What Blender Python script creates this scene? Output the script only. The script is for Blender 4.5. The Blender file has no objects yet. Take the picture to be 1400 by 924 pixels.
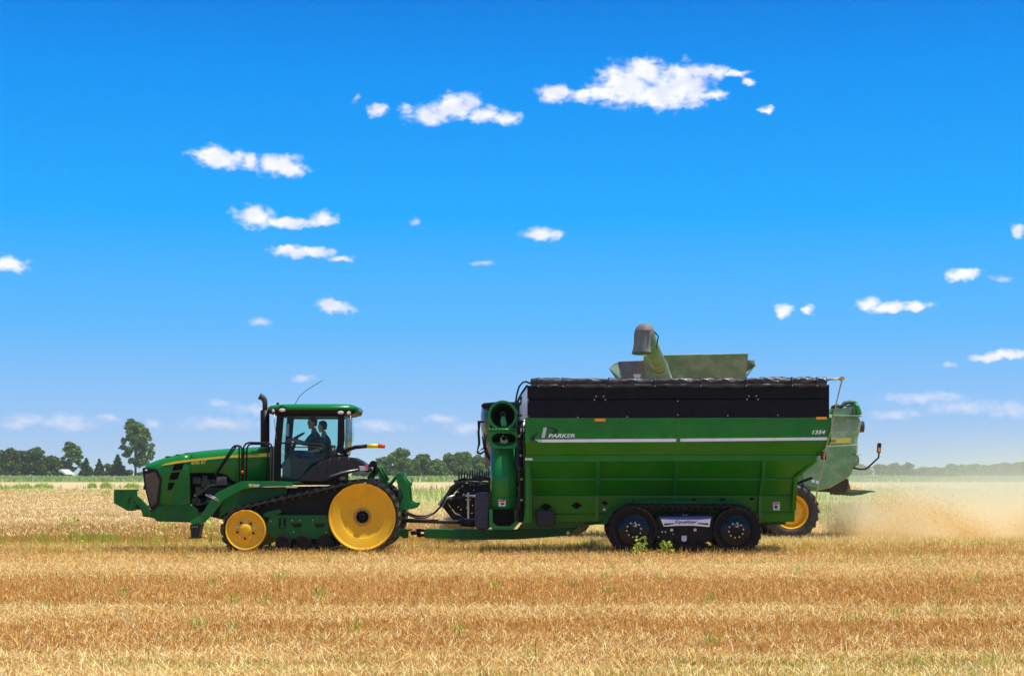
import bpy, math, random
import numpy as np
from mathutils import Vector, Matrix

# ------------------------------------------------------------------ camera, sky, sun, exposure
C = bpy.context.scene
COL = C.collection
F, HZ, H = 2100.0, 646.0, 1.9          # focal length in photo pixels, horizon row, eye height (m)
random.seed(7)
RS = np.random.RandomState(11)
def rad(d): return math.radians(d)

cam_data = bpy.data.cameras.new('camera')
cam = bpy.data.objects.new('camera', cam_data); COL.objects.link(cam)
cam.location = (0, 0, H); cam.rotation_euler = (rad(90), 0, 0)
cam_data.sensor_width = 36; cam_data.lens = 36*F/1400
cam_data.shift_y = (HZ-462)/1400
cam_data.clip_start = 0.5; cam_data.clip_end = 9000
C.camera = cam

SUN_DIR = Vector((0.30, -0.07, 0.95)).normalized()      # towards the sun
sun_el = math.asin(SUN_DIR.z); sun_az = math.atan2(SUN_DIR.x, SUN_DIR.y)
sd = bpy.data.lights.new('sun', 'SUN'); sd.energy = 4.6; sd.angle = rad(0.53); sd.color = (1, 0.95, 0.86)
sun = bpy.data.objects.new('sun', sd); COL.objects.link(sun)
sun.rotation_euler = SUN_DIR.to_track_quat('Z', 'Y').to_euler()
sun.location = (0, 0, 60)

C.view_settings.view_transform = 'Standard'; C.view_settings.look = 'None'
C.cycles.volume_bounces = 5; C.cycles.max_bounces = 12; C.cycles.transparent_max_bounces = 12; C.cycles.sample_clamp_indirect = 6
C.view_settings.exposure = 0.15; C.view_settings.gamma = 1.0; C.view_settings.use_curve_mapping = False

world = bpy.data.worlds.new('World'); C.world = world; world.use_nodes = True
nt = world.node_tree; N = nt.nodes; L = nt.links; N.clear()
def wn(t, **k):
    n = N.new(t)
    for a, v in k.items(): setattr(n, a, v)
    return n
def wmath(op, a, b=None, clamp=False):
    n = wn('ShaderNodeMath', operation=op, use_clamp=clamp)
    for i, s in enumerate((a, b)):
        if s is None: continue
        if isinstance(s, (int, float)): n.inputs[i].default_value = s
        else: L.new(s, n.inputs[i])
    return n.outputs[0]
def wmix(fac, a, b):
    n = wn('ShaderNodeMix', data_type='RGBA')
    L.new(fac, n.inputs[0]) if not isinstance(fac, (int, float)) else setattr(n.inputs[0], 'default_value', fac)
    for i, s in ((6, a), (7, b)):
        if isinstance(s, tuple): n.inputs[i].default_value = s
        else: L.new(s, n.inputs[i])
    return n.outputs[2]
tc = wn('ShaderNodeTexCoord')
nrm = wn('ShaderNodeVectorMath', operation='NORMALIZE'); L.new(tc.outputs['Generated'], nrm.inputs[0])
sep = wn('ShaderNodeSeparateXYZ'); L.new(nrm.outputs[0], sep.inputs[0])
el = wmath('MULTIPLY', wmath('ARCSINE', sep.outputs[2]), 180/math.pi)
az = wmath('MULTIPLY', wmath('ARCTAN2', sep.outputs[0], sep.outputs[1]), 180/math.pi)
sky = wn('ShaderNodeTexSky'); sky.sky_type = 'NISHITA'; sky.sun_disc = False
sky.sun_elevation = sun_el; sky.sun_rotation = sun_az; sky.altitude = 200; sky.air_density = 1.1; sky.dust_density = 0.6; sky.ozone_density = 2.5
skm = wn('ShaderNodeVectorMath', operation='SCALE'); L.new(sky.outputs[0], skm.inputs[0]); skm.inputs[3].default_value = 0.13
ramp = wn('ShaderNodeValToRGB')
cr = ramp.color_ramp
stops = [(-1, (.36, .50, .78)), (1.0, (.33, .50, .80)), (2.6, (.24, .49, .86)), (5.3, (.095, .44, .90)), (9.4, (.008, .365, .92)), (14.6, (.0, .265, .84)), (17.2, (.0, .195, .70)), (24, (.0, .15, .6))]
def r01(e): return (e+1)/25.0
cr.elements[0].position = r01(stops[0][0]); cr.elements[0].color = stops[0][1]+(1,)
cr.elements[1].position = r01(stops[-1][0]); cr.elements[1].color = stops[-1][1]+(1,)
for e, c in stops[1:-1]:
    q = cr.elements.new(r01(e)); q.color = c+(1,)
L.new(wmath('DIVIDE', wmath('ADD', el, 1.0), 25.0, True), ramp.inputs[0])
hi = wmath('DIVIDE', wmath('SUBTRACT', el, 19.0), 14.0, True)
base_sky = wmix(hi, ramp.outputs[0], skm.outputs[0])
# clouds, laid out by azimuth and elevation (degrees) on the sky
com = wn('ShaderNodeCombineXYZ'); L.new(az, com.inputs[0]); L.new(el, com.inputs[1])
def wnoise(scale, detail, rough, loc=(0, 0, 0), sc=(1, 1, 1)):
    m = wn('ShaderNodeMapping'); L.new(com.outputs[0], m.inputs[0]); m.inputs[1].default_value = loc; m.inputs[3].default_value = sc
    n = wn('ShaderNodeTexNoise'); n.inputs['Scale'].default_value = scale; n.inputs['Detail'].default_value = detail; n.inputs['Roughness'].default_value = rough
    L.new(m.outputs[0], n.inputs[0]); return n
wrp = wnoise(1.1, 4, .6, (3, 1, 0), (1, 1.3, 1))
sb = wn('ShaderNodeVectorMath', operation='SUBTRACT'); L.new(wrp.outputs['Color'], sb.inputs[0]); sb.inputs[1].default_value = (.5, .5, .5)
wp = wn('ShaderNodeVectorMath', operation='MULTIPLY_ADD'); L.new(sb.outputs[0], wp.inputs[0]); wp.inputs[1].default_value = (1.0, .55, 0); L.new(com.outputs[0], wp.inputs[2])
fine = wnoise(2.2, 7, .55, (7, 2, 0), (1, 1.5, 1))
def lobes(lst):
    cur = None
    for (px, py, rx, ry) in lst:
        a = math.degrees(math.atan((px-700)/F)); e = math.degrees(math.atan((HZ-py)/math.hypot(F, px-700)))
        k = math.degrees(1/F); sx, sy = 1/(rx*k), 1/(ry*k)
        v = wn('ShaderNodeVectorMath', operation='MULTIPLY_ADD'); L.new(wp.outputs[0], v.inputs[0])
        v.inputs[1].default_value = (sx, sy, 0); v.inputs[2].default_value = (-a*sx, -e*sy, 0)
        ln = wn('ShaderNodeVectorMath', operation='LENGTH'); L.new(v.outputs[0], ln.inputs[0])
        cur = ln.outputs['Value'] if cur is None else wmath('MINIMUM', cur, ln.outputs['Value'])
    return wmath('SUBTRACT', 1.0, cur)
BRIGHT = [(858,116,50,36),(882,98,32,24),(828,130,50,16),(932,118,52,34),(900,130,75,22),(758,128,30,14),(968,100,42,11),(968,132,34,9),(795,131,34,11),(1008,102,24,6),
 (620,146,34,22),(588,156,46,16),(664,156,32,14),(694,160,22,12),(640,138,25,14),(516,150,17,12),
 (300,216,44,18),(340,220,30,14),(386,226,42,18),(288,208,17,13),
 (352,296,38,19),(400,303,50,10),(440,299,26,13),(423,347,50,11),(395,342,32,8),(466,353,18,6),
 (460,421,34,9),(444,416,16,11),(740,320,38,11),(14,363,28,15),(1070,425,18,12),(1107,425,9,8),
 (1188,416,22,12),(1214,421,46,8),(1250,420,26,8),(1318,376,28,10),(1368,487,50,9),(1025,113,12,6),(1048,150,11,6),(1394,317,12,12)]
FAINT = [(355,441,18,7),(490,133,6,8),(300,551,24,9),(300,579,56,11),(92,578,48,12),(148,571,18,6),(415,518,16,6),(212,581,16,10),
 (1262,545,66,10),(1318,556,62,12),(1225,567,40,8),(1290,540,30,7),(566,305,8,8),(520,581,46,9),(604,574,30,8),(360,560,50,9),(1372,382,18,6),(30,575,36,12),(1296,500,10,5),(640,585,40,9),(660,360,20,5),(1385,560,40,14)]
fb = wmath('ADD', lobes(BRIGHT), wmath('MULTIPLY', wmath('SUBTRACT', fine.outputs['Fac'],   .5), 1.4))
ab = wn('ShaderNodeMapRange', interpolation_type='SMOOTHSTEP'); L.new(fb, ab.inputs[0]); ab.inputs[1].default_value = -.02; ab.inputs[2].default_value = .74
ff = wmath('ADD', lobes(FAINT), wmath('MULTIPLY', wmath('SUBTRACT', fine.outputs['Fac'], .5), 1.6))
af = wn('ShaderNodeMapRange', interpolation_type='SMOOTHSTEP'); L.new(ff, af.inputs[0]); af.inputs[1].default_value = -.15; af.inputs[2].default_value = 1.2
front = wmath('GREATER_THAN', sep.outputs[1], 0.0)
puff = wnoise(.8, 3, .45, (1, 8, 0), (1, 1.6, 1))
pc = wn('ShaderNodeMapRange'); L.new(puff.outputs['Fac'], pc.inputs[0]); pc.inputs[1].default_value = .30; pc.inputs[2].default_value = .60
ccol = wmix(pc.outputs[0], (.68, .72, .92, 1), (.96, .955, .985, 1))
s1 = wmix(wmath('MULTIPLY', wmath('MULTIPLY', af.outputs[0], .75), front), base_sky, (.68, .72, .90, 1))
s2 = wmix(wmath('MULTIPLY', wmath('MULTIPLY', ab.outputs[0], .97), front), s1, ccol)
bg = wn('ShaderNodeBackground'); L.new(s2, bg.inputs[0]); bg.inputs[1].default_value = 1.0
wo = wn('ShaderNodeOutputWorld'); L.new(bg.outputs[0], wo.inputs[0])

# ------------------------------------------------------------------ materials
def mat(name, base, rough=.5, metal=0.0, var=.25, scale=3.0, dirt=None, dirt_amt=0.0, coat=0.0, bump=0.0, bscale=60.0, island=None, spec=.5, trans=0.0, stretch=(1,1,1)):
    m = bpy.data.materials.new(name); m.use_nodes = True
    t = m.node_tree; n = t.nodes; l = t.links
    b = n['Principled BSDF']; b.inputs['Roughness'].default_value = rough; b.inputs['Metallic'].default_value = metal
    b.inputs['Specular IOR Level'].default_value = spec
    if coat: b.inputs['Coat Weight'].default_value = coat; b.inputs['Coat Roughness'].default_value = .08
    c = n.new('ShaderNodeTexCoord'); mp = n.new('ShaderNodeMapping'); l.new(c.outputs['Object'], mp.inputs[0]); mp.inputs[3].default_value = stretch
    ns = n.new('ShaderNodeTexNoise'); ns.inputs['Scale'].default_value = scale; ns.inputs['Detail'].default_value = 5; ns.inputs['Roughness'].default_value = .6
    l.new(mp.outputs[0], ns.inputs[0])
    mx = n.new('ShaderNodeMix'); mx.data_type = 'RGBA'
    lo = tuple(v*(1-var) for v in base)+(1,); hi_ = tuple(min(1, v*(1+var)) for v in base)+(1,)
    if island: lo, hi_ = base+(1,), island+(1,)
    mx.inputs[6].default_value = lo; mx.inputs[7].default_value = hi_
    if island:
        g = n.new('ShaderNodeNewGeometry'); l.new(g.outputs['Random Per Island'], mx.inputs[0])
    else: l.new(ns.outputs['Fac'], mx.inputs[0])
    out = mx.outputs[2]
    if dirt:
        n2 = n.new('ShaderNodeTexNoise'); n2.inputs['Scale'].default_value = scale*2.3; n2.inputs['Detail'].default_value = 8; n2.inputs['Roughness'].default_value = .7
        l.new(mp.outputs[0], n2.inputs[0])
        r = n.new('ShaderNodeMapRange'); l.new(n2.outputs['Fac'], r.inputs[0]); r.inputs[1].default_value = .42; r.inputs[2].default_value = .72; r.inputs[4].default_value = dirt_amt; r.inputs[3].default_value = dirt_amt*.12
        m2 = n.new('ShaderNodeMix'); m2.data_type = 'RGBA'; l.new(r.outputs[0], m2.inputs[0]); l.new(out, m2.inputs[6]); m2.inputs[7].default_value = dirt+(1,)
        out = m2.outputs[2]
        r2 = n.new('ShaderNodeMapRange'); l.new(r.outputs[0], r2.inputs[0]); r2.inputs[1].default_value = 0; r2.inputs[2].default_value = 1; r2.inputs[3].default_value = rough; r2.inputs[4].default_value = .95
        l.new(r2.outputs[0], b.inputs['Roughness'])
    l.new(out, b.inputs['Base Color'])
    if bump:
        n3 = n.new('ShaderNodeTexNoise'); n3.inputs['Scale'].default_value = bscale; n3.inputs['Detail'].default_value = 4; l.new(c.outputs['Object'], n3.inputs[0])
        bp = n.new('ShaderNodeBump'); bp.inputs['Strength'].default_value = bump; bp.inputs['Distance'].default_value = .02; l.new(n3.outputs['Fac'], bp.inputs['Height']); l.new(bp.outputs[0], b.inputs['Normal'])
    if trans:
        tl = n.new('ShaderNodeBsdfTranslucent'); l.new(out, tl.inputs[0]); ms = n.new('ShaderNodeMixShader'); ms.inputs[0].default_value = trans
        l.new(b.outputs[0], ms.inputs[1]); l.new(tl.outputs[0], ms.inputs[2]); l.new(ms.outputs[0], n['Material Output'].inputs[0])
    return m
def glassy(name, tint, refl=.10):
    m = bpy.data.materials.new(name); m.use_nodes = True
    t = m.node_tree; n = t.nodes; l = t.links; n.clear()
    o = n.new('ShaderNodeOutputMaterial'); ms = n.new('ShaderNodeMixShader'); tr = n.new('ShaderNodeBsdfTransparent'); gl = n.new('ShaderNodeBsdfGlossy')
    tr.inputs[0].default_value = tint+(1,); gl.inputs['Roughness'].default_value = .03
    lw = n.new('ShaderNodeLayerWeight'); lw.inputs[0].default_value = .35
    ns = n.new('ShaderNodeTexNoise'); ns.inputs['Scale'].default_value = 5
    ma = n.new('ShaderNodeMath'); ma.operation = 'MULTIPLY_ADD'; l.new(lw.outputs['Fresnel'], ma.inputs[0]); ma.inputs[1].default_value = .3; ma.inputs[2].default_value = refl*.3
    l.new(ma.outputs[0], ms.inputs[0]); l.new(tr.outputs[0], ms.inputs[1]); l.new(gl.outputs[0], ms.inputs[2]); l.new(ms.outputs[0], o.inputs[0])
    return m
DUST = (.42, .33, .20)
M = {}
M['tgreen'] = mat('tractor_green', (.002, .185, .026), .25, 0, .2, 1.2, DUST, .03, spec=.3)
M['tdark'] = mat('frame_green', (.003, .12, .014), .45, 0, .3, 3, DUST, .06, spec=.22)
M['cgreen'] = mat('cart_green', (.007, .195, .002), .2, 0, .25, .7, DUST, .05, spec=.3)
M['cgreen2'] = mat('auger_and_lit_rib_green', (.006, .21, .03), .22, 0, .18, 1.5, DUST, .03, spec=.35)  # auger paint; on the hopper ribs it paints in brighter light
M['pale'] = mat('dusty_hazed_green', (.14, .31, .13), .6, 0, .2, 1.2, (.48, .56, .40), .85)  # dusty paint, paled further to paint in the dust haze before it
M['tank'] = mat('dusty_tank_green', (.12, .23, .12), .65, 0, .25, 1.0, (.40, .46, .37), .8)
M['paledark'] = mat('dusty_dark_green', (.05, .12, .05), .7, 0, .2, 2, (.30, .28, .18), .4)
M['yellow'] = mat('wheel_yellow', (.95, .50, .001), .5, 0, .06, 2, (.50, .30, .09), .40, spec=.3)
M['stripe'] = mat('decal_yellow', (.85, .68, .02), .4, 0, .04)
M['stripe2'] = mat('faded_decal_yellow', (.72, .60, .10), .6, 0, .1)
M['black'] = mat('black_paint', (.004, .004, .005), .45, 0, .3, 3, DUST, .015, spec=.2)
M['void'] = mat('matt_black', (.003, .003, .003), .9, 0, .3, 3, spec=.1)
M['ext'] = mat('black_panel', (.003, .004, .006), .45, 0, .3, 2, DUST, .012, spec=.15)
M['plastic'] = mat('black_plastic', (.009, .009, .011), .38, 0, .3, 4, DUST, .03, spec=.35)
M['rubber'] = mat('rubber', (.009, .009, .010), .45, 0, .3, 5, DUST, .16, bump=.3, spec=.4)
M['rubber2'] = mat('cart_rubber', (.004, .004, .005), .6, 0, .3, 5, DUST, .03, bump=.2, spec=.15)
M['gloss'] = mat('glossy_navy_disc', (.002, .003, .008), .14, 0, .3, 2, spec=.3)
M['navy'] = mat('navy_plastic', (.008, .014, .035), .35, 0, .3, 3, DUST, .06)
M['steel'] = mat('worn_steel', (.45, .44, .42), .4, .9, .2, 8)
M['bolt'] = mat('zinc_bolt', (.62, .58, .46), .4, .6, .2, 8)
M['skyglare'] = mat('sky_glare_panel', (.80, .84, .90), .3, .0, .12, 2)  # sky reflection put into the panel colour
M['white'] = mat('white_decal', (.82, .82, .84), .4, 0, .04)
M['silver'] = mat('silver_decal', (.55, .56, .60), .35, 0, .15, 6)
M['blue'] = mat('blue_decal', (.015, .05, .28), .35, 0, .2, 3)
M['inkblack'] = mat('black_decal', (.012, .012, .012), .5, 0, .1)
M['orange'] = mat('orange_reflector', (.95, .36, .01), .35, 0, .06)
M['red'] = mat('red_lens', (.80, .07, .01), .25, 0, .1)
M['redsign'] = mat('red_decal', (.7, .05, .04), .5, 0, .1)
M['lens'] = mat('lamp_lens', (.80, .78, .70), .15, 0, .1, 20)
M['tarp'] = mat('tarp_vinyl', (.012, .011, .018), .30, 0, .3, 3, (.20, .15, .12), .22, bump=.45, bscale=9)
M['brownmetal'] = mat('dusty_rubber_spout', (.17, .145, .13), .7, 0, .2, 4, (.36, .30, .24), .5)
M['exhaust'] = mat('rusty_exhaust', (.055, .042, .038), .6, .2, .3, 6)
M['brass'] = mat('brass_rod', (.52, .40, .17), .45, .4, .25, 5)
M['cabglass'] = glassy('tinted_glass', (.84, .97, .93), .0)
M['darkglass'] = mat('dark_cab_glass', (.012, .012, .012), .18, 0, .2, 1, spec=.3)
M['straw'] = mat('straw_heap', (.60, .36, .12), .9, 0, .3, 9, bump=.8)
M['skin'] = mat('skin', (.45, .25, .17), .5, 0, .06)
M['hair'] = mat('dark_hair', (.02, .013, .01), .6, 0, .3, 30)
M['shirt'] = mat('blue_shirt', (.022, .045, .09), .8, 0, .2, 8)
M['shirt2'] = mat('dark_shirt', (.018, .035, .065), .8, 0, .2, 8)
M['jeans'] = mat('jeans', (.03, .045, .09), .85, 0, .25, 10)
M['seat'] = mat('seat_fabric', (.06, .055, .05), .85, 0, .25, 10)
M['interior'] = mat('cab_interior', (.055, .040, .026), .7, 0, .2, 3)
M['bark'] = mat('bark', (.12, .09, .065), .9, 0, .4, 2)

# ------------------------------------------------------------------ mesh helpers
def X(px, Y): return (px-700)*Y/F
def Z(py, Y): return H-(py-HZ)*Y/F
def PX(n, Y): return n*Y/F

class MB:
    def __init__(s): s.v = []; s.f = []; s.m = []; s.sm = []
    def add(s, vs, fs, m=0, smooth=False):
        b = len(s.v); s.v += [tuple(v) for v in vs]
        for f in fs: s.f.append([b+i for i in f]); s.m.append(m); s.sm.append(smooth)
        return s
    def box(s, x0, x1, y0, y1, z0, z1, m=0):
        return s.add([(x0,y0,z0),(x1,y0,z0),(x1,y1,z0),(x0,y1,z0),(x0,y0,z1),(x1,y0,z1),(x1,y1,z1),(x0,y1,z1)],
              [(0,3,2,1),(4,5,6,7),(0,1,5,4),(1,2,6,5),(2,3,7,6),(3,0,4,7)], m)
    def prism(s, pts, y0, y1, m=0, smooth=False):
        n = len(pts)
        vs = [(x,y0,z) for x,z in pts]+[(x,y1,z) for x,z in pts]
        s.add(vs, [tuple(range(n))], m); s.f[-1] = s.f[-1]; 
        b = len(s.v)-2*n
        s.f.append([b+n+i for i in reversed(range(n))]); s.m.append(m); s.sm.append(False)
        for i in range(n):
            j = (i+1) % n; s.f.append([b+i, b+n+i, b+n+j, b+j]); s.m.append(m); s.sm.append(smooth)
        return s
    def pp(s, pts, Y0, Y1, m=0, smooth=False):     # outline traced at depth Y0, extruded back to Y1
        return s.prism([(X(a,Y0), Z(b,Y0)) for a,b in pts], Y0, Y1, m, smooth)
    def loft(s, rings, m=0, cap=True, smooth=True, closed=True):
        n = len(rings[0]); b = len(s.v)
        for r in rings: s.v += [tuple(p) for p in r]
        for k in range(len(rings)-1):
            for i in range(n if closed else n-1):
                j = (i+1) % n
                s.f.append([b+k*n+i, b+k*n+j, b+(k+1)*n+j, b+(k+1)*n+i]); s.m.append(m); s.sm.append(smooth)
        if cap and closed:
            s.f.append([b+i for i in reversed(range(n))]); s.m.append(m); s.sm.append(False)
            s.f.append([b+(len(rings)-1)*n+i for i in range(n)]); s.m.append(m); s.sm.append(False)
        return s
    def tube(s, path, r, seg=10, m=0, cap=True):
        P = [Vector(p) for p in path]; rs = r if isinstance(r, (list, tuple)) else [r]*len(P)
        rings = []; u = None
        for i, p in enumerate(P):
            d = ((P[min(i+1, len(P)-1)]-p).normalized() if i < len(P)-1 else Vector()) + ((p-P[max(i-1, 0)]).normalized() if i > 0 else Vector())
            d = d.normalized() if d.length > 1e-6 else Vector((0,0,1))
            if u is None:
                u = d.cross(Vector((0,1,0)));
                if u.length < .1: u = d.cross(Vector((1,0,0)))
            u = (u-d*u.dot(d)).normalized(); w = d.cross(u)
            rings.append([p+(u*math.cos(2*math.pi*k/seg)+w*math.sin(2*math.pi*k/seg))*rs[i] for k in range(seg)])
        return s.loft(rings, m, cap)
    def cyl(s, p0, p1, r, r1=None, seg=24, m=0): return s.tube([p0, p1], [r, r if r1 is None else r1], seg, m)
    def lathe(s, cx, cz, prof, seg=48, m=0, smooth=True, cap=True):   # prof: (radius, y), spun about the Y axis
        rings = [[(cx+r*math.cos(2*math.pi*k/seg), y, cz+r*math.sin(2*math.pi*k/seg)) for k in range(seg)] for r, y in prof]
        return s.loft(rings, m, cap, smooth)
    def ball(s, c, r, seg=12, m=0, sc=(1,1,1)):
        rings = []
        for a in range(1, seg):
            t = math.pi*a/seg
            rings.append([(c[0]+sc[0]*r*math.sin(t)*math.cos(2*math.pi*k/seg), c[1]+sc[1]*r*math.sin(t)*math.sin(2*math.pi*k/seg), c[2]+sc[2]*r*math.cos(t)) for k in range(seg)])
        return s.loft(rings, m)
    def build(s, name, mats, parent=None, bevel=0.0, fix=True, label=None, origin=None):
        me = bpy.data.meshes.new(name)
        o = Vector(origin) if origin is not None else (parent_world(parent) if parent else Vector())
        me.from_pydata([tuple(Vector(v)-o) for v in s.v], [], s.f)
        if not isinstance(mats, (list, tuple)): mats = [mats]
        for q in mats: me.materials.append(M[q] if isinstance(q, str) else q)
        me.polygons.foreach_set('material_index', s.m); me.polygons.foreach_set('use_smooth', s.sm); me.update()
        if fix:
            import bmesh
            bm = bmesh.new(); bm.from_mesh(me); bmesh.ops.recalc_face_normals(bm, faces=bm.faces); bm.to_mesh(me); bm.free()
        ob = bpy.data.objects.new(name, me); COL.objects.link(ob)
        if parent: ob.parent = parent
        elif origin is not None: ob.location = o
        if bevel:
            bv = ob.modifiers.new('bevel', 'BEVEL'); bv.width = bevel; bv.segments = 2; bv.limit_method = 'ANGLE'; bv.angle_limit = rad(40)
        if label: ob['label'] = label
        return ob
def parent_world(p):
    v = Vector()
    while p: v += p.location; p = p.parent
    return v
def thing(name, label, cat, loc, group=None):
    o = bpy.data.objects.new(name, None); COL.objects.link(o); o.location = loc; o.empty_display_size = .3
    o['label'] = label; o['category'] = cat
    if group: o['group'] = group
    return o
def tag(o, label=None, cat=None, group=None, kind=None):
    if label: o['label'] = label
    if cat: o['category'] = cat
    if group: o['group'] = group
    if kind: o['kind'] = kind
    return o
def text(s, name, px0, px1, pyb, pyt, Y, material, parent, shear=0.0, bold=0.0, ry=0.0, label=None):
    cu = bpy.data.curves.new('t', 'FONT'); cu.body = s; cu.shear = shear; cu.offset = bold; cu.extrude = .002; cu.size = 1; cu.resolution_u = 3
    t = bpy.data.objects.new('t', cu); COL.objects.link(t)
    bpy.context.view_layer.update()
    me = bpy.data.meshes.new_from_object(t.evaluated_get(bpy.context.evaluated_depsgraph_get()))
    bpy.data.objects.remove(t); me.name = name
    co = np.zeros(len(me.vertices)*3); me.vertices.foreach_get('co', co); co = co.reshape(-1, 3)
    mn, mxx = co.min(0), co.max(0)
    w = X(px1, Y)-X(px0, Y); h = PX(pyb-pyt, Y)
    q = np.zeros_like(co)
    x = (co[:,0]-mn[0])/(mxx[0]-mn[0])*w; z = (co[:,1]-mn[1])/(mxx[1]-mn[1])*h
    ca, sa = math.cos(ry), math.sin(ry)
    o = parent_world(parent)
    q[:,0] = X(px0, Y)+x*ca-z*sa-o.x; q[:,2] = Z(pyb, Y)+x*sa+z*ca-o.z; q[:,1] = Y-co[:,2]-o.y
    me.vertices.foreach_set('co', q.ravel()); me.materials.clear(); me.materials.append(M[material]); me.update()
    ob = bpy.data.objects.new(name, me); COL.objects.link(ob); ob.parent = parent
    if label: ob['label'] = label
    return ob
def hull(pts):
    pts = sorted(set(pts))
    def half(P):
        h = []
        for p in P:
            while len(h) > 1 and (h[-1][0]-h[-2][0])*(p[1]-h[-2][1])-(h[-1][1]-h[-2][1])*(p[0]-h[-2][0]) <= 0: h.pop()
            h.append(p)
        return h[:-1]
    return half(pts)+half(pts[::-1])
def belt(circles, y0, y1, th, lug, pitch, mb=None):
    mb = mb or MB()
    def loop(d):
        pts = []
        for cx, cz, r in circles:
            for k in range(64): a = 2*math.pi*k/64; pts.append((cx+(r-d)*math.cos(a), cz+(r-d)*math.sin(a)))
        P = hull(pts); out = []
        tot = sum(math.dist(P[i], P[(i+1) % len(P)]) for i in range(len(P)))
        n = int(tot/.05); step = tot/n; acc = 0; i = 0; cur = P[0]; res = [cur]
        segs = [(P[i], P[(i+1) % len(P)]) for i in range(len(P))]
        want = step; run = 0
        for a, b in segs:
            l = math.dist(a, b)
            while run+l >= want-1e-9 and len(res) < n:
                t = (want-run)/l; res.append((a[0]+(b[0]-a[0])*t, a[1]+(b[1]-a[1])*t)); want += step
            run += l
        return res
    outer = loop(lug)
    n = len(outer)
    nor = []
    for i in range(n):
        a, b = outer[i-1], outer[(i+1) % n]; dx, dz = b[0]-a[0], b[1]-a[1]; l = math.hypot(dx, dz); nor.append((dz/l, -dx/l, dx/l, dz/l))
    inner = [(p[0]-q[0]*th, p[1]-q[1]*th) for p, q in zip(outer, nor)]
    b = len(mb.v)
    for i in range(n):
        mb.v += [(outer[i][0], y0, outer[i][1]), (outer[i][0], y1, outer[i][1]), (inner[i][0], y1, inner[i][1]), (inner[i][0], y0, inner[i][1])]
    for i in range(n):
        j = (i+1) % n
        for k in range(4):
            l = (k+1) % 4; mb.f.append([b+4*i+k, b+4*i+l, b+4*j+l, b+4*j+k]); mb.m.append(0); mb.sm.append(False)
    k = max(1, round(pitch/.05)); ym = (y0+y1)/2
    for i in range(0, n, k):
        for side, (ya, yb, off) in enumerate(((y0-.012, ym-.02, 0), (ym+.02, y1+.012, k//2))):
            p = outer[(i+off) % n]; q = nor[(i+off) % n]
            sl = .10
            def pt(t, hh, y, sk): return (p[0]+q[2]*(t+sk)+q[0]*hh, y, p[1]+q[3]*(t+sk)+q[1]*hh)
            w = pitch*.24
            ska, skb = (0, sl) if side == 0 else (sl, 0)
            mb.add([pt(-w,-.01,ya,ska), pt(w,-.01,ya,ska), pt(w,-.01,yb,skb), pt(-w,-.01,yb,skb), pt(-w*.7,lug,ya,ska), pt(w*.7,lug,ya,ska), pt(w*.7,lug,yb,skb), pt(-w*.7,lug,yb,skb)],
              [(0,3,2,1),(4,5,6,7),(0,1,5,4),(1,2,6,5),(2,3,7,6),(3,0,4,7)])
        q = nor[i]; p = inner[i]      # guide block
        mb.add([(p[0]+q[2]*t-q[0]*hh, y, p[1]+q[3]*t-q[1]*hh) for hh in (0, .06) for y in (ym-.05, ym+.05) for t in (-.03, .03)],
              [(0,1,3,2),(4,6,7,5),(0,4,5,1),(2,3,7,6),(0,2,6,4),(1,5,7,3)])
    return mb
def blades(name, pos, hgt, wid, yaw, lean, leandir, material, origin=(0,0,0), taper=.6):
    n = len(pos); pos = np.asarray(pos, dtype=np.float32)-np.array(origin, dtype=np.float32)
    dx = np.cos(yaw)*wid/2; dy = np.sin(yaw)*wid/2
    tx = np.cos(leandir)*np.sin(lean)*hgt; ty = np.sin(leandir)*np.sin(lean)*hgt; tz = np.cos(lean)*hgt
    v = np.zeros((n, 4, 3), np.float32)
    v[:,0] = pos; v[:,0,0] -= dx; v[:,0,1] -= dy
    v[:,1] = pos; v[:,1,0] += dx; v[:,1,1] += dy
    top = pos+np.stack([tx, ty, tz], 1)
    v[:,2] = top; v[:,2,0] += dx*taper; v[:,2,1] += dy*taper
    v[:,3] = top; v[:,3,0] -= dx*taper; v[:,3,1] -= dy*taper
    return quads(name, v, material, origin)
def quads(name, v, material, origin=(0,0,0)):
    n = len(v); me = bpy.data.meshes.new(name)
    me.vertices.add(4*n); me.vertices.foreach_set('co', np.ascontiguousarray(v, dtype=np.float32).ravel())
    me.loops.add(4*n); me.loops.foreach_set('vertex_index', np.arange(4*n, dtype=np.int32))
    me.polygons.add(n); me.polygons.foreach_set('loop_start', np.arange(0, 4*n, 4, dtype=np.int32))
    try: me.polygons.foreach_set('loop_total', np.full(n, 4, dtype=np.int32))
    except Exception: pass
    me.materials.append(material); me.update(calc_edges=True)
    ob = bpy.data.objects.new(name, me); COL.objects.link(ob); ob.location = origin
    return ob
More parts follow.
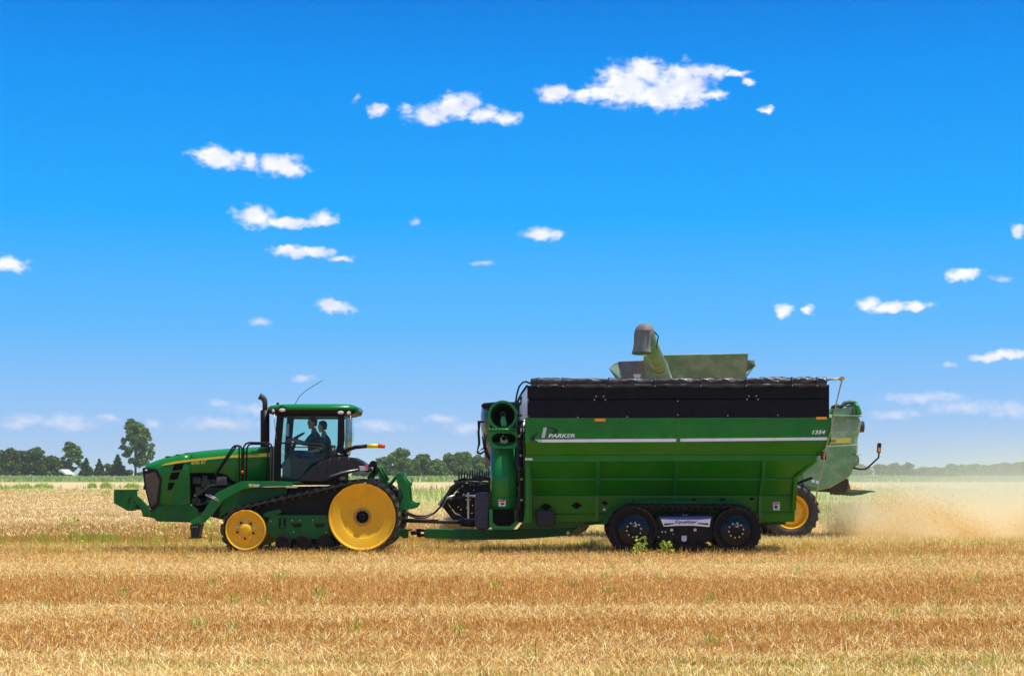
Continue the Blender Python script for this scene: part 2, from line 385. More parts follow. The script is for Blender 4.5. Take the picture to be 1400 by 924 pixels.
# ------------------------------------------------------------------ ground and field
def ground_material():
    m = bpy.data.materials.new('field_soil_and_straw'); m.use_nodes = True
    t = m.node_tree; n = t.nodes; l = t.links; b = n['Principled BSDF']; b.inputs['Roughness'].default_value = .95; b.inputs['Specular IOR Level'].default_value = .1
    c = n.new('ShaderNodeTexCoord'); sp = n.new('ShaderNodeSeparateXYZ'); l.new(c.outputs['Object'], sp.inputs[0])
    def noise(sc, stretch, det=6, rough=.65):
        mp = n.new('ShaderNodeMapping'); l.new(c.outputs['Object'], mp.inputs[0]); mp.inputs[3].default_value = stretch
        q = n.new('ShaderNodeTexNoise'); q.inputs['Scale'].default_value = sc; q.inputs['Detail'].default_value = det; q.inputs['Roughness'].default_value = rough; l.new(mp.outputs[0], q.inputs[0]); return q.outputs['Fac']
    def mix(f, a, bb):
        q = n.new('ShaderNodeMix'); q.data_type = 'RGBA'; l.new(f, q.inputs[0])
        for i, s in ((6, a), (7, bb)):
            if isinstance(s, tuple): q.inputs[i].default_value = s
            else: l.new(s, q.inputs[i])
        return q.outputs[2]
    def rng(v, a, bb, c0=0, c1=1):
        q = n.new('ShaderNodeMapRange'); l.new(v, q.inputs[0]); q.inputs[1].default_value = a; q.inputs[2].default_value = bb; q.inputs[3].default_value = c0; q.inputs[4].default_value = c1; return q.outputs[0]
    near = mix(rng(noise(30, (1, 1, 1)), .35, .65), (.17, .075, .02, 1), (.70, .40, .12, 1))
    far = mix(rng(noise(3.5, (.6, 1, 1)), .35, .65), (.50, .34, .17, 1), (.76, .57, .34, 1))
    gr = mix(rng(noise(.8, (.6, 1, 1)), .35, .65), (.22, .33, .05, 1), (.44, .48, .14, 1))
    # where the weeds take over, by distance across the field
    rp = n.new('ShaderNodeValToRGB'); e = rp.color_ramp
    st = [(0, .0), (40, .1), (48, .30), (60, .36), (90, .40), (115, .50), (140, .52), (180, .46), (200, .30), (280, .30), (320, .85), (600, 1)]
    e.elements[0].position = 0; e.elements[0].color = (0, 0, 0, 1); e.elements[1].position = 1; e.elements[1].color = (1, 1, 1, 1)
    for d, v in st[1:-1]: k = e.elements.new(d/600); k.color = (v, v, v, 1)
    dv = n.new('ShaderNodeMath'); dv.operation = 'DIVIDE'; l.new(sp.outputs[1], dv.inputs[0]); dv.inputs[1].default_value = 600; l.new(dv.outputs[0], rp.inputs[0])
    # greener to the middle of the field
    gx = rng(sp.outputs[0], -14, 0, 0, .08)
    a1 = n.new('ShaderNodeMath'); a1.operation = 'ADD'; l.new(rp.outputs[0], a1.inputs[0]); l.new(gx, a1.inputs[1])
    a2 = n.new('ShaderNodeMath'); a2.operation = 'ADD'; l.new(a1.outputs[0], a2.inputs[0]); l.new(noise(.35, (.35, 1, 1), 7, .7), a2.inputs[1])
    gm = rng(a2.outputs[0], .88, 1.08)
    isfar = rng(sp.outputs[1], 39, 42)
    col = mix(isfar, near, mix(gm, far, gr))
    l.new(col, b.inputs['Base Color'])
    bp = n.new('ShaderNodeBump'); bp.inputs['Strength'].default_value = .6; bp.inputs['Distance'].default_value = .05; l.new(noise(25, (1, 1, 1)), bp.inputs['Height']); l.new(bp.outputs[0], b.inputs['Normal'])
    return m
g = MB()
xs = [-3800, -400, -60, -20, 20, 60, 400, 3800]; ys = [-150, 0, 30, 60, 150, 400, 1000, 4200]
for i in range(len(xs)-1):
    for j in range(len(ys)-1): g.add([(xs[i],ys[j],0),(xs[i+1],ys[j],0),(xs[i+1],ys[j+1],0),(xs[i],ys[j+1],0)], [(0,1,2,3)])
tag(g.build('ground', ground_material(), fix=False), kind='structure')

MS = {}
MS['stub'] = mat('stubble_straw', (.44, .19, .028), .75, island=(1.0, .58, .15), spec=.3, trans=.25)
MS['loose'] = mat('loose_straw', (.86, .53, .13), .6, island=(1.0, .92, .48), spec=.4, trans=.2)
MS['wheat'] = mat('wheat_stalk', (.60, .38, .11), .8, island=(.92, .64, .25), spec=.2, trans=.2)
MS['ear'] = mat('wheat_ear', (.85, .57, .24), .8, island=(1.0, .86, .48), spec=.2, trans=.15)
MS['weed'] = mat('weed_leaf', (.22, .36, .02), .6, island=(.66, .74, .12), spec=.3, trans=.35)
MS['grass'] = mat('field_grass', (.26, .35, .06), .7, island=(.66, .66, .25), spec=.2, trans=.3)
MS['weed2'] = mat('pale_grass', (.34, .46, .10), .7, island=(.80, .74, .40), spec=.2, trans=.3)

def vnoise(x, y, seed=0):
    r = np.random.RandomState(seed); T = r.rand(256, 256)
    xi = np.floor(x).astype(int); yi = np.floor(y).astype(int); fx = x-xi; fy = y-yi
    fx = fx*fx*(3-2*fx); fy = fy*fy*(3-2*fy)
    g_ = lambda a, b: T[a % 256, b % 256]
    return (g_(xi,yi)*(1-fx)+g_(xi+1,yi)*fx)*(1-fy)+(g_(xi,yi+1)*(1-fx)+g_(xi+1,yi+1)*fx)*fy
def fbm(x, y, seed=0): return (vnoise(x,y,seed)+.5*vnoise(x*2.1,y*2.1,seed+1)+.25*vnoise(x*4.3,y*4.3,seed+2))/1.75
def wlim(y): return np.where(y < 51.5, -1.15, np.where(y < 62, -6.0, -9.0-(y-62)*.25))
# swath pattern: how much loose pale straw lies at a distance
_by = [12, 14.3, 15.6, 16.2, 18.4, 19.0, 20.3, 21.0, 23.5, 25.0, 26.5, 27.5, 29, 31, 33.5, 34.6, 37, 41]
_bv = [.50, .62, .45, .22, .24, .60, .68, .22, .10, .12, .28, .75, .95, .70, .92, .45, .60, .5]
def swath(x, y): return np.interp(y+(fbm(x*.22, y*.5, 5)-.5)*1.3+(fbm(x*1.1, y*1.4, 6)-.5)*1.0, _by, _bv)*np.clip(.50+1.0*vnoise(x*.05+3, y*2.0, 91), 0, 1.3)
def sample(n, y0, y1, p=1.0, marg=1.5, dens=None, xlim=None):
    # uniform on screen rows to the power p: more per area near the viewer
    u = RS.rand(n); a = -1.0*p
    y = (y0**a+u*(y1**a-y0**a))**(1/a)
    x = (RS.rand(n)*2-1)*(y*.3334*1.04+marg)
    if xlim is not None: k = (x < xlim(y)); x, y = x[k], y[k]
    if dens is not None: k = RS.rand(len(x)) < dens(x, y); x, y = x[k], y[k]
    return x, y
# standing stubble
x, y = sample(800000, 12.5, 40.6, .85, 3.2, lambda x, y: np.clip(1.05-.55*swath(x, y), .15, 1)*np.clip(fbm(x*2, y*2, 9)*1.3+.25, 0, 1))
row = np.round(y/.19)*.19; y = row+RS.normal(0, .035, len(y))
n = len(x); hh = (.045+.085*RS.rand(n))*(.75+.5*fbm(x*.8, y*.8, 3))
# taller tufts left standing beside the wheel line and under the machines
hh = np.where((y > 33.2) & (y < 35.4) & (RS.rand(n) < .45), .13+.12*RS.rand(n), hh); hh = np.where((y > 35.4) & (RS.rand(n) < .18), hh*1.7, hh)
tag(blades('stubble', np.stack([x, y, np.zeros(n)], 1), hh, .0045+.0045*RS.rand(n), RS.rand(n)*math.pi, np.abs(RS.normal(0, .75, n)), RS.rand(n)*6.28, MS['stub'], taper=.8), kind='stuff')
# loose straw
x, y = sample(850000, 12.5, 41, .9, 3.2, lambda x, y: swath(x, y)*np.clip(fbm(x*1.3, y*3, 19)*1.5+.1, 0, 1)*1.05+.12)
n = len(x); z = .02+.11*RS.rand(n)**.7*(.4+.6*swath(x, y))
tag(blades('loose_straw', np.stack([x, y, z], 1), (.035+.12*RS.rand(n)**2.4), .0038+.0035*RS.rand(n), RS.rand(n)*6.28, rad(76)+RS.normal(0, .38, n), RS.rand(n)*6.28, MS['loose'], taper=.9), kind='stuff')
# cut stubble carries on behind the machines where the combine has been
x, y = sample(260000, 40.0, 96, 1.3, 3)
k = (x > wlim(y)+.1) & (RS.rand(len(x)) < np.clip(.35+fbm(x*.5, y*.5, 8), 0, 1)); x, y = x[k], y[k]
n = len(x); sc = np.clip(y/38, 1, 2.6)
tag(blades('far_stubble', np.stack([x, y, np.zeros(n)], 1), (.07+.12*RS.rand(n)), .008*sc, RS.rand(n)*math.pi, np.abs(RS.normal(0, .6, n)), RS.rand(n)*6.28, MS['loose'], taper=.8), kind='stuff')
# small green weeds through the stubble
def weedden(x, y): return np.clip((fbm(x*.35+40, y*.9, 31)-np.interp(y, [28, 34, 41], [.56, .46, .36]))*4, 0, 1)*np.interp(y, [13, 14.8, 15.5, 20, 33, 34.5, 36, 39, 41], [.8, .55, .06, .10, .16, .6, .8, 1.8, 2.4])*np.where(x > 4, 1.5, 1)
x, y = sample(220000, 12.5, 42, .5, 1.5, weedden)
n = len(x)
tag(blades('field_weeds', np.stack([x, y, np.full(n, .01)], 1), .07+.11*RS.rand(n), .008+.010*RS.rand(n), RS.rand(n)*3.14, np.abs(RS.normal(0, .7, n)), RS.rand(n)*6.28, MS['weed'], taper=.15), kind='stuff')
# isolated weeds
xs_, ys_ = [], []
for _ in range(60):
    u = RS.rand(); yy = 14+26*u; xx = (RS.rand()*2-1)*yy*.34; k = int(10+RS.rand()*24); xs_ += list(xx+RS.normal(0, .045, k)); ys_ += list(yy+RS.normal(0, .045, k))
n = len(xs_)
tag(blades('weed_tufts', np.stack([xs_, ys_, np.full(n, .02)], 1), .10+.12*RS.rand(n), .010+.014*RS.rand(n), RS.rand(n)*3.14, np.abs(RS.normal(0, .6, n)), RS.rand(n)*6.28, MS['weed'], taper=.2), kind='stuff')

# standing wheat ahead of the header
def wlim(y): return np.where(y < 51.5, -1.15, np.where(y < 62, -6.0, -9.0-(y-62)*.25))
edge = lambda x: 40.5+ (fbm(x*.7, x*0+3.1, 77)-.5)*.7
x, y = sample(330000, 40.2, 128, 1.4, 2, lambda x, y: (y > edge(x))*np.clip(fbm(x*.25, y*.25, 51)*2.6-.25, .12, 1), wlim)
k = ~((np.abs(y-48.5) < 1.1)&(x > -40)&(RS.rand(len(x)) < .8)); x, y = x[k], y[k]
n = len(x); wh = (.44+.18*RS.rand(n))*(.8+.4*fbm(x*.4, y*.4, 52))*np.clip(.45+.55*(y-edge(x))/.9*(.5+RS.rand(n)), .35, 1); sc = np.clip(y/42, 1, 3)
ld = RS.rand(n)*6.28; ln = np.abs(RS.normal(0, .16, n)); P0 = np.stack([x, y, np.zeros(n)], 1)
tag(blades('standing_wheat', P0, wh, .007*sc, RS.rand(n)*.9-.45, ln, ld, MS['wheat'], taper=.8), kind='stuff')
kk = RS.rand(n) < .9; top = P0+np.stack([np.cos(ld)*np.sin(ln)*wh, np.sin(ld)*np.sin(ln)*wh, np.cos(ln)*wh*.97], 1)
tag(blades('wheat_ears', top, .07+.035*RS.rand(n), .019*sc, RS.rand(n)*3.14, .5+.7*RS.rand(n), ld+RS.normal(0, .5, n), MS['ear'], taper=.5), kind='stuff')
x = (RS.rand(16000)*2-1)*18; y = edge(x)-.25+RS.rand(16000)*.8
k = (x < -1.2) & (RS.rand(16000) < np.clip((fbm(x*.8, y*.3, 41)-.42)*4, .08, 1)); x, y = x[k], y[k]; n = len(x)
tag(blades('wheat_edge_weeds', np.stack([x, y, np.zeros(n)], 1), .12+.30*RS.rand(n), .012+.012*RS.rand(n), RS.rand(n)*3.14, np.abs(RS.normal(0, .45, n)), RS.rand(n)*6.28, MS['weed'], taper=.2), kind='stuff')
# green growth in and behind the wheat
def gden(x, y):
    b = np.interp(y, [41, 47.2, 48.5, 50, 52, 60, 75, 100, 118, 150, 185, 200, 250, 275, 420], [.02, .03, .75, .1, .12, .15, .25, .3, .5, .85, .7, .08, .1, 1, 1])
    mid = np.clip((x+11-.15*(y-50))/6, 0, 1)*(y > 55)*np.clip((20-x)/8, 0, 1)
    return np.clip((fbm(x*.13+9, y*.16, 61)-.52+.12*mid)*5, 0, 1)*np.clip(b+.25*mid, 0, 1)*.6
x, y = sample(190000, 41.5, 210, .9, 4, gden, lambda y: np.where(y < 51.5, -1.2, 1e9))
n = len(x); sc = np.clip(y/48, 1, 4)
tag(blades('green_regrowth', np.stack([x, y, np.where(y < 49.9, .3, 0)], 1), (.22+.28*RS.rand(n))*np.clip(sc, 1, 1.7), .022*sc, RS.rand(n)*3.14, np.abs(RS.normal(0, .5, n)), RS.rand(n)*6.28, MS['grass'], taper=.25), kind='stuff')
# grass verge in front of the far trees
x, y = sample(60000, 320, 440, .6, 20)
n = len(x); hgt = .4+.8*RS.rand(n)*fbm(x*.05, y*.05, 71)*1.6
tag(blades('tall_grass', np.stack([x, y, np.zeros(n)], 1), hgt, .45+.3*RS.rand(n), RS.rand(n)*1.2-.6, np.abs(RS.normal(0, .2, n)), RS.rand(n)*6.28, MS['weed2'], taper=.4), kind='stuff')

# ------------------------------------------------------------------ trees
MS['leafA'] = mat('leaf_mid_green', (.045, .10, .020), .7, island=(.22, .32, .06), spec=.3, trans=.15)
MS['leafB'] = mat('leaf_dark_green', (.035, .075, .018), .7, island=(.15, .21, .05), spec=.3, trans=.1)
MS['leafC'] = mat('leaf_conifer', (.025, .06, .018), .75, island=(.08, .13, .035), spec=.2, trans=.1)
TREES = []
def tree(px, pyt, wpx, Y, kind, label, cat='tree', seed=0, n=5200, base=0.0):
    r = np.random.RandomState(seed+int(px)*3+5000); cx = X(px, Y); ht = Z(pyt, Y)-0; w = PX(wpx, Y)
    root = thing({'tall':'broadleaf_tree','round':'broadleaf_tree','conifer':'conifer_tree','bush':'shrub'}[kind], label, cat, (cx, Y, 0), 'trees along the far field edge')
    lob = []
    if kind == 'tall':
        for k in range(75):
            t = r.rand()**.85; zz = ht*(.24+.72*t); ww = w*.5*(.55+.45*math.sin(math.pi*min(1, t*1.05)))*(1-.35*t**3)
            a = r.rand()*6.28; d = ww*r.rand()**.5*.85; lob.append((math.cos(a)*d+w*.06*(1-t), math.sin(a)*d, zz, w*(.05+.06*r.rand())))
        lob += [(-w*.12, 0, ht*.95, w*.09), (-w*.02, 0, ht*.90, w*.12), (w*.38, 0, ht*.36, w*.09), (w*.42, 0, ht*.42, w*.08)]
    elif kind == 'round':
        for k in range(48):
            t = r.rand(); zz = ht*(.16+.76*t); ww = w*.5*math.sqrt(max(.05, 1-(t*1.05-.25)**2))
            a = r.rand()*6.28; d = ww*r.rand()**.5*.8; lob.append((math.cos(a)*d, math.sin(a)*d, zz, w*(.07+.09*r.rand())))
        lob += [(w*.25*(r.rand()-.5), 0, ht*.95, w*.09), (0, 0, ht*.86, w*.13)]
    elif kind == 'conifer':
        for k in range(30):
            t = k/29; zz = ht*(.08+.86*t); ww = w*.5*(1-t)**.75
            for q in range(2):
                a = r.rand()*6.28; d = ww*r.rand()**.5*.8; lob.append((math.cos(a)*d, math.sin(a)*d, zz, w*(.16*(1-t)+.045)))
    else:
        for k in range(12):
            a = r.rand()*6.28; d = w*.4*r.rand()**.5; lob.append((math.cos(a)*d, math.sin(a)*d, ht*(.25+.5*r.rand()), w*(.12+.08*r.rand())))
    lob = np.array(lob); idx = r.choice(len(lob), n, p=lob[:,3]**2/(lob[:,3]**2).sum())
    d = r.normal(size=(n, 3)); d /= np.linalg.norm(d, axis=1)[:,None]
    rr = lob[idx,3]*(.45+.75*r.rand(n)); p = lob[idx,:3]+d*rr[:,None]*np.array([1.1, 1.1, .75])
    p[:,2] = np.clip(p[:,2], .2, None)
    s = (.22+.30*r.rand(n))*(Y/460)*(.8 if kind == 'conifer' else 1)
    nn = d*.6+r.normal(size=(n, 3))*.6; nn /= np.linalg.norm(nn, axis=1)[:,None]
    u = np.cross(nn, r.normal(size=(n, 3))); u /= np.linalg.norm(u, axis=1)[:,None]; w2 = np.cross(nn, u)
    u *= s[:,None]; w2 *= s[:,None]*.7
    v = np.stack([p-u, p-w2, p+u, p+w2], 1)
    cr_ = quads('crown', v, MS[{'tall':'leafA','round':'leafA' if seed % 2 == 0 else 'leafB','conifer':'leafC','bush':'leafA'}[kind]]); cr_.parent = root
    tb = MB(); tr = max(.16, w*.028)*(1.0 if kind != 'bush' else .5)
    topz = ht*(.8 if kind != 'conifer' else .93)
    tb.tube([(0,0,0), (w*.01,0,ht*.25), (-w*.012,0,ht*.5), (0,0,topz)], [tr*1.25, tr, tr*.65, tr*.12], 8)
    for k in range(7 if kind != 'bush' else 3):
        q = lob[r.randint(len(lob))]; z0 = min(q[2]*.72, ht*.6)*(.7+.3*r.rand())
        tb.tube([(0,0,z0), (q[0]*.5, q[1]*.5, (z0+q[2])/2+.2), (q[0], q[1], q[2])], [tr*.45, tr*.28, tr*.08], 6)
    t_ = tb.build('trunk', 'bark', None, fix=False); t_.parent = root
    return root
T = tree
T(-18,616,46,455,'round','dark leafy tree cut by the left edge of the photo',seed=1)
T(12,612,34,450,'round','dark rounded tree nearest the left edge, left end of the wood',seed=3)
T(31,616,30,462,'round','dark tree in the left wood, second from its left end',seed=5)
T(51,611,34,455,'round','highest rounded tree in the dense left wood',seed=7)
T(69,623,28,460,'round','low sloping tree at the right end of the dense left wood',seed=9)
T(84,628,20,470,'round','small tree behind the little white roof',seed=11)
T(97,604,36,452,'tall','loose crowned tree of middle height right of the white roof',seed=2,n=3600)
T(118,625,22,440,'conifer','left dark conifer of the two small pointed ones',seed=4,n=4200)
T(136,626,20,442,'conifer','right dark conifer of the two small pointed ones',seed=6,n=4200)
T(149,634,16,448,'round','low bush between the conifers and the tall tree',seed=8,n=2500)
T(161,620,27,445,'conifer','broad dark conifer close to the left of the tall tree',seed=10,n=5000)
T(185,572,52,440,'tall','very tall lone tree in front of the tractor nose',seed=12,n=8200)
T(172,641,20,447,'bush','low shrub just left of the tall tree trunk','shrub',seed=14,n=1500)
T(194,644,14,438,'bush','small shrub at the foot of the tall tree trunk','shrub',seed=16,n=1200)
T(497,634,30,500,'round','low tree hidden mostly by the tractor fender',seed=13)
T(524,625,30,485,'round','tree just under the orange tip of the tractor light arm',seed=20)
T(546,613,38,480,'round','tallest bushy tree behind the tractor hitch',seed=22,n=6500)
T(563,628,28,478,'round','lower tree between the two taller ones behind the hitch',seed=24)
T(578,621,32,486,'round','second tall bushy tree right of the tractor hitch',seed=26)
T(598,628,30,480,'round','rounded tree above the gap between hitch and header',seed=28)
T(617,620,34,490,'round','tree above the left end of the combine header',seed=30)
T(634,618,30,482,'round','tree above the reel of the combine header',seed=32)
T(652,622,30,486,'round','tree just left of the combine cab',seed=34)
T(674,624,30,490,'round','tree behind the combine cab and cart auger',seed=36)
for k, (a, b, c, d, lb) in enumerate([(1178,637,36,700,'hazy tree seen under the combine rear lamp arm'),(1203,636,24,560,'hazy tree just right of the combine lamp arm'),(1223,634,26,520,'left one of two nearer dusty trees right of the combine'),
    (1241,633,22,515,'right one of two nearer dusty trees right of the combine')]): T(a,b,c,d,'round',lb,seed=40+k,n=3800)
for k in range(15):
    a = 1256+k*11.5+random.uniform(-3, 3)
    T(a, 642-k*.75-random.uniform(-1, 4)+(2 if k == 7 else 0), 24+random.uniform(-3, 5), 820-k*12, 'round', 'far hazy tree, one of the pale row at the right horizon', seed=60+k, n=2200)
for k, px in enumerate((716, 742, 775, 801, 838, 866, 902, 941, 968, 1004, 1038, 1071, 1098, 1127)):
    T(px, 630-4*(k % 3)+k*.4, 36+5*(k % 2), 520+10*k, 'round', 'distant tree hidden behind the grain cart', seed=90+k, n=2500)

# little farm building whose white roof shows between the left trees
Yb = 436; fb_ = thing('farm_building', 'small farm shed with white sloping roof among the left trees', 'shed', (X(76,Yb), Yb, 0))
b_ = MB(); b_.box(X(72,Yb), X(81,Yb), Yb, Yb+7, 0, Z(649,Yb)); b_.build('wall', mat('red_board', (.10,.07,.06), .8), fb_)
b_ = MB(); b_.prism([(X(82,Yb),Z(641.4,Yb)),(X(84,Yb),Z(641.6,Yb)),(X(92,Yb),Z(648,Yb)),(X(90,Yb),Z(648.6,Yb)),(X(80.5,Yb),Z(643.4,Yb))], Yb-.6, Yb+7.6); b_.build('roof', mat('white_roof', (.8,.8,.8), .5), fb_)
# ------------------------------------------------------------------ tracked tractor
CY = 36.85
TY = 35.45                      # outer face of the near track
tr = thing('tracked_tractor', 'green and yellow rubber tracked tractor pulling the grain cart at left', 'tractor', (X(430,CY), CY, 0))
HY = 36.32                      # near face of the hood
HW = 2*(CY-HY)
def mirror(y): return 2*CY-y

# hood: cross sections along its length, crowned on top
def hood_ring(px, pyt, pyb, inset=0.0, crown=.10, shoulder=.16):
    x = X(px, HY); zt = Z(pyt, HY); zb = Z(pyb, HY); y0 = HY+inset; y1 = mirror(y0); sh = shoulder
    pts = [(y0, zb), (y0-.0, zt-sh-.10), (y0+.012, zt-sh), (y0+.05, zt-sh*.45), (y0+.14, zt-sh*.10), (y0+.30, zt+crown*.15), (CY, zt+crown*.3), (y1-.30, zt+crown*.15), (y1-.14, zt-sh*.10), (y1-.05, zt-sh*.45), (y1-.012, zt-sh), (y1, zt-sh-.10), (y1, zb)]
    return [(x, a, b) for a, b in pts]
h = MB()
rings = [hood_ring(194.5, 637, 640, .20, .02, .04), hood_ring(199, 633.5, 660, .08, .04, .10), hood_ring(210, 629.5, 688, .03, .06), hood_ring(225, 625, 690, .0, .08), hood_ring(247, 620.5, 691), hood_ring(259, 619, 691)]
h.loft(rings)
h.loft([hood_ring(259, 619, 646.5), hood_ring(270, 617.4, 646), hood_ring(300, 614.8, 646.5), hood_ring(310, 614.2, 649), hood_ring(318, 613.8, 657), hood_ring(322, 613.5, 659), hood_ring(345, 612, 659), hood_ring(369, 611, 659)])
h.build('hood', 'tgreen', tr)
# engine bay seen through the arched opening
e = MB(); e.box(X(259,HY), X(330,HY), HY+.22, mirror(HY+.22), Z(700,HY), Z(640,HY))
eng = e.build('engine', 'void', tr)
e = MB()
for (a, b, w_, h_, d) in [(262,652,12,9,.10),(276,650,7,14,.06),(284,655,10,12,.12),(297,651,13,11,.04),(266,665,9,12,.08),(280,670,15,8,.05),(298,667,9,12,.10),(309,660,6,9,.06),(262,681,12,10,.04),(287,682,10,9,.08)]:
    e.box(X(a,HY), X(a+w_,HY), HY+d, HY+.3, Z(b+h_,HY), Z(b,HY))
e.cyl((X(281,HY),HY+.03,Z(661,HY)), (X(281,HY),HY+.3,Z(661,HY)), .12); e.cyl((X(270,HY),HY+.02,Z(657,HY)), (X(270,HY),HY+.3,Z(657,HY)), .085)
e.tube([(X(264,HY),HY+.05,Z(690,HY)), (X(270,HY),HY+.03,Z(676,HY)), (X(288,HY),HY+.02,Z(664,HY)), (X(302,HY),HY+.05,Z(662,HY))], .035)
e.tube([(X(272,HY),HY+.04,Z(690,HY)), (X(290,HY),HY+.02,Z(684,HY)), (X(305,HY),HY+.04,Z(672,HY))], .022)
e.build('engine_block', mat('oily_green_iron', (.008,.025,.014), .5, .2, .4, 8, DUST, .08), eng, bevel=.012)
e = MB(); e.box(X(296,HY), X(310,HY), HY+.0, HY+.06, Z(663,HY), Z(651.5,HY)); e.cyl((X(299,HY),HY-.02,Z(657,HY)), (X(299,HY),HY+.05,Z(657,HY)), .055); e.cyl((X(306,HY),HY-.02,Z(655,HY)), (X(306,HY),HY+.05,Z(655,HY)), .045)
e.build('filter_housing', mat('dull_alloy', (.09,.09,.09), .5, .3, .4, 9), eng, bevel=.01)
for a, b in ((266,677),(269,677),(261,690),(309,668)):
    e = MB(); e.cyl((X(a,HY),HY+.02,Z(b,HY)), (X(a,HY),HY+.1,Z(b,HY)), .016, seg=8); e.build('bolt', 'bolt', eng)
# side arch panel (sunken fender-like flare behind the nose)
a_ = MB(); a_.pp([(233,688),(236,674),(244,661),(254,652),(259,650),(259,689),(247,691)], HY-.012, HY+.05); a_.build('side_panel', 'tdark', tr, bevel=.006)
# front grille, wraps the nose
gr_ = MB(); gr_.pp([(194,639),(214,640),(222,655),(217,690),(211,697),(205,696),(197,665)], HY-.012, mirror(HY-.012)); gri = gr_.build('grille', 'black', tr, bevel=.03)
gm = mat('grille_mesh', (.05, .042, .03), .55, .3, .8, 14, (.30, .22, .10), .5)
gr_ = MB(); gr_.pp([(198,648),(212,645),(218,657),(213.5,687),(207,693),(200,668)], HY-.02, HY+.05); gr_.build('grille_screen', gm, gri)
g2 = MB(); g2.ball((X(200,HY), HY+.02, Z(642.5,HY)), .055, 10, 0, (1.2,.7,.7)); g2.build('headlight', 'lens', gri)
# nose undercarriage / front frame
fr = MB()
fr.pp([(194.5,699),(203,698),(216,690),(262,690),(270,695),(272,712),(218,711),(205,707),(194.5,706)], HY+.02, mirror(HY+.02))
fr.pp([(210,708),(265,708),(262,714),(214,712.5)], HY+.1, mirror(HY+.1))
fr.build('front_frame', 'tdark', tr, bevel=.015)
e = MB(); e.pp([(196,664),(198,664),(198,669),(196,669)], HY-.03, HY); e.build('nose_latch', 'black', tr)
# side intake louvres
for pts in ([(238.7,633.8),(251.7,632.2),(248.6,642),(235,643.4)], [(234,646.2),(246,645.2),(242.6,655),(231,656.3)], [(230.4,659.7),(239.2,659),(234.8,669.3),(228.8,670)]):
    lv = MB(); lv.pp(pts, HY-.012, HY+.03); o = lv.build('side_vent', 'void', tr)
    s_ = MB(); (p0, p1, p2, p3) = pts
    for k in (.3, .55, .8): s_.tube([(X(p0[0]+(p3[0]-p0[0])*k+.6,HY), HY-.012, Z(p0[1]+(p3[1]-p0[1])*k,HY)), (X(p1[0]+(p2[0]-p1[0])*k-.6,HY), HY-.012, Z(p1[1]+(p2[1]-p1[1])*k,HY))], .006, 6)
    s_.build('vent_slats', 'void', o)
e = MB(); e.pp([(236.5,644.2),(252.5,641.8),(252.5,643),(236.5,645.4)], HY-.03, HY); e.build('trim_strip', 'tgreen', tr)
# stripe
st = MB(); st.pp([(220,636.4),(226,633.3),(240,630.2),(270,626.6),(317,622),(368.6,619),(368.6,624),(309,626),(262,630.4),(230,635.2)], HY-.011, HY+.004); o = st.build('hood_stripe', 'stripe', tr)
text('8345 RT', 'model_number', 261.6, 282.5, 634.8, 629.6, HY-.006, 'stripe', tr, shear=.25, bold=.02, ry=rad(3.0))
text('JOHN DEERE', 'maker_name', 329, 353.5, 623.8, 620.4, HY-.014, 'inkblack', tr, bold=.01, ry=rad(1.2))
# top marker lights on the hood
for px in (229, 243, 256):
    e = MB(); zt = Z(625-(px-225)*.17, HY); e.ball((X(px,HY), HY+.2, zt), .05, 8, 0, (2.2,1,.5)); e.build('hood_vent', 'tdark', tr)
# front weight bracket
wb = MB(); WY = CY-.75
wb.pp([(155.6,670),(157,669),(186.8,669),(187.5,678),(191,680.5),(202,693),(205.5,704),(196,705),(190,692),(186.5,690.5),(184,698),(174,698),(155.6,687.5)], WY, WY+.06)
wbo = wb.build('weight_bracket', 'tdark', tr, bevel=.008)
wb = MB(); wb.pp([(155.6,670),(157,669),(186.8,669),(187.5,690),(184,698),(174,698),(155.6,687.5)], WY+1.42, WY+1.5)
wb.box(X(157,WY), X(159.5,WY), WY+.06, WY+1.42, Z(686,WY), Z(670,WY)); wb.box(X(170,WY), X(185,WY), WY+.06, WY+1.42, Z(697,WY), Z(692,WY)); wb.box(X(160,WY), X(170,WY), WY+.06, WY+1.42, Z(672,WY), Z(669.5,WY))
wb.pp([(184,680),(191,680.5),(203,694),(206,705),(196,705),(190,692),(184,690)], WY+.5, WY+.62); wb.pp([(184,680),(191,680.5),(203,694),(206,705),(196,705),(190,692),(184,690)], WY+.9, WY+1.02)
wb.build('cross_beam', 'tdark', wbo, bevel=.008)
for a, b in ((176,683),(176.5,687),(184,686),(179,680),(167,671.5)):
    e = MB(); e.cyl((X(a,WY),WY-.012,Z(b,WY)), (X(a,WY),WY+.004,Z(b,WY)), .022, seg=10); e.build('bolt_hole', 'black', wbo)
wb = MB(); wb.tube([(X(188,WY),WY-.03,Z(689,WY)),(X(187,WY),WY-.03,Z(692,WY)),(X(190,WY),WY-.03,Z(694,WY))], .03, 8); wb.build('pin', 'black', wbo)

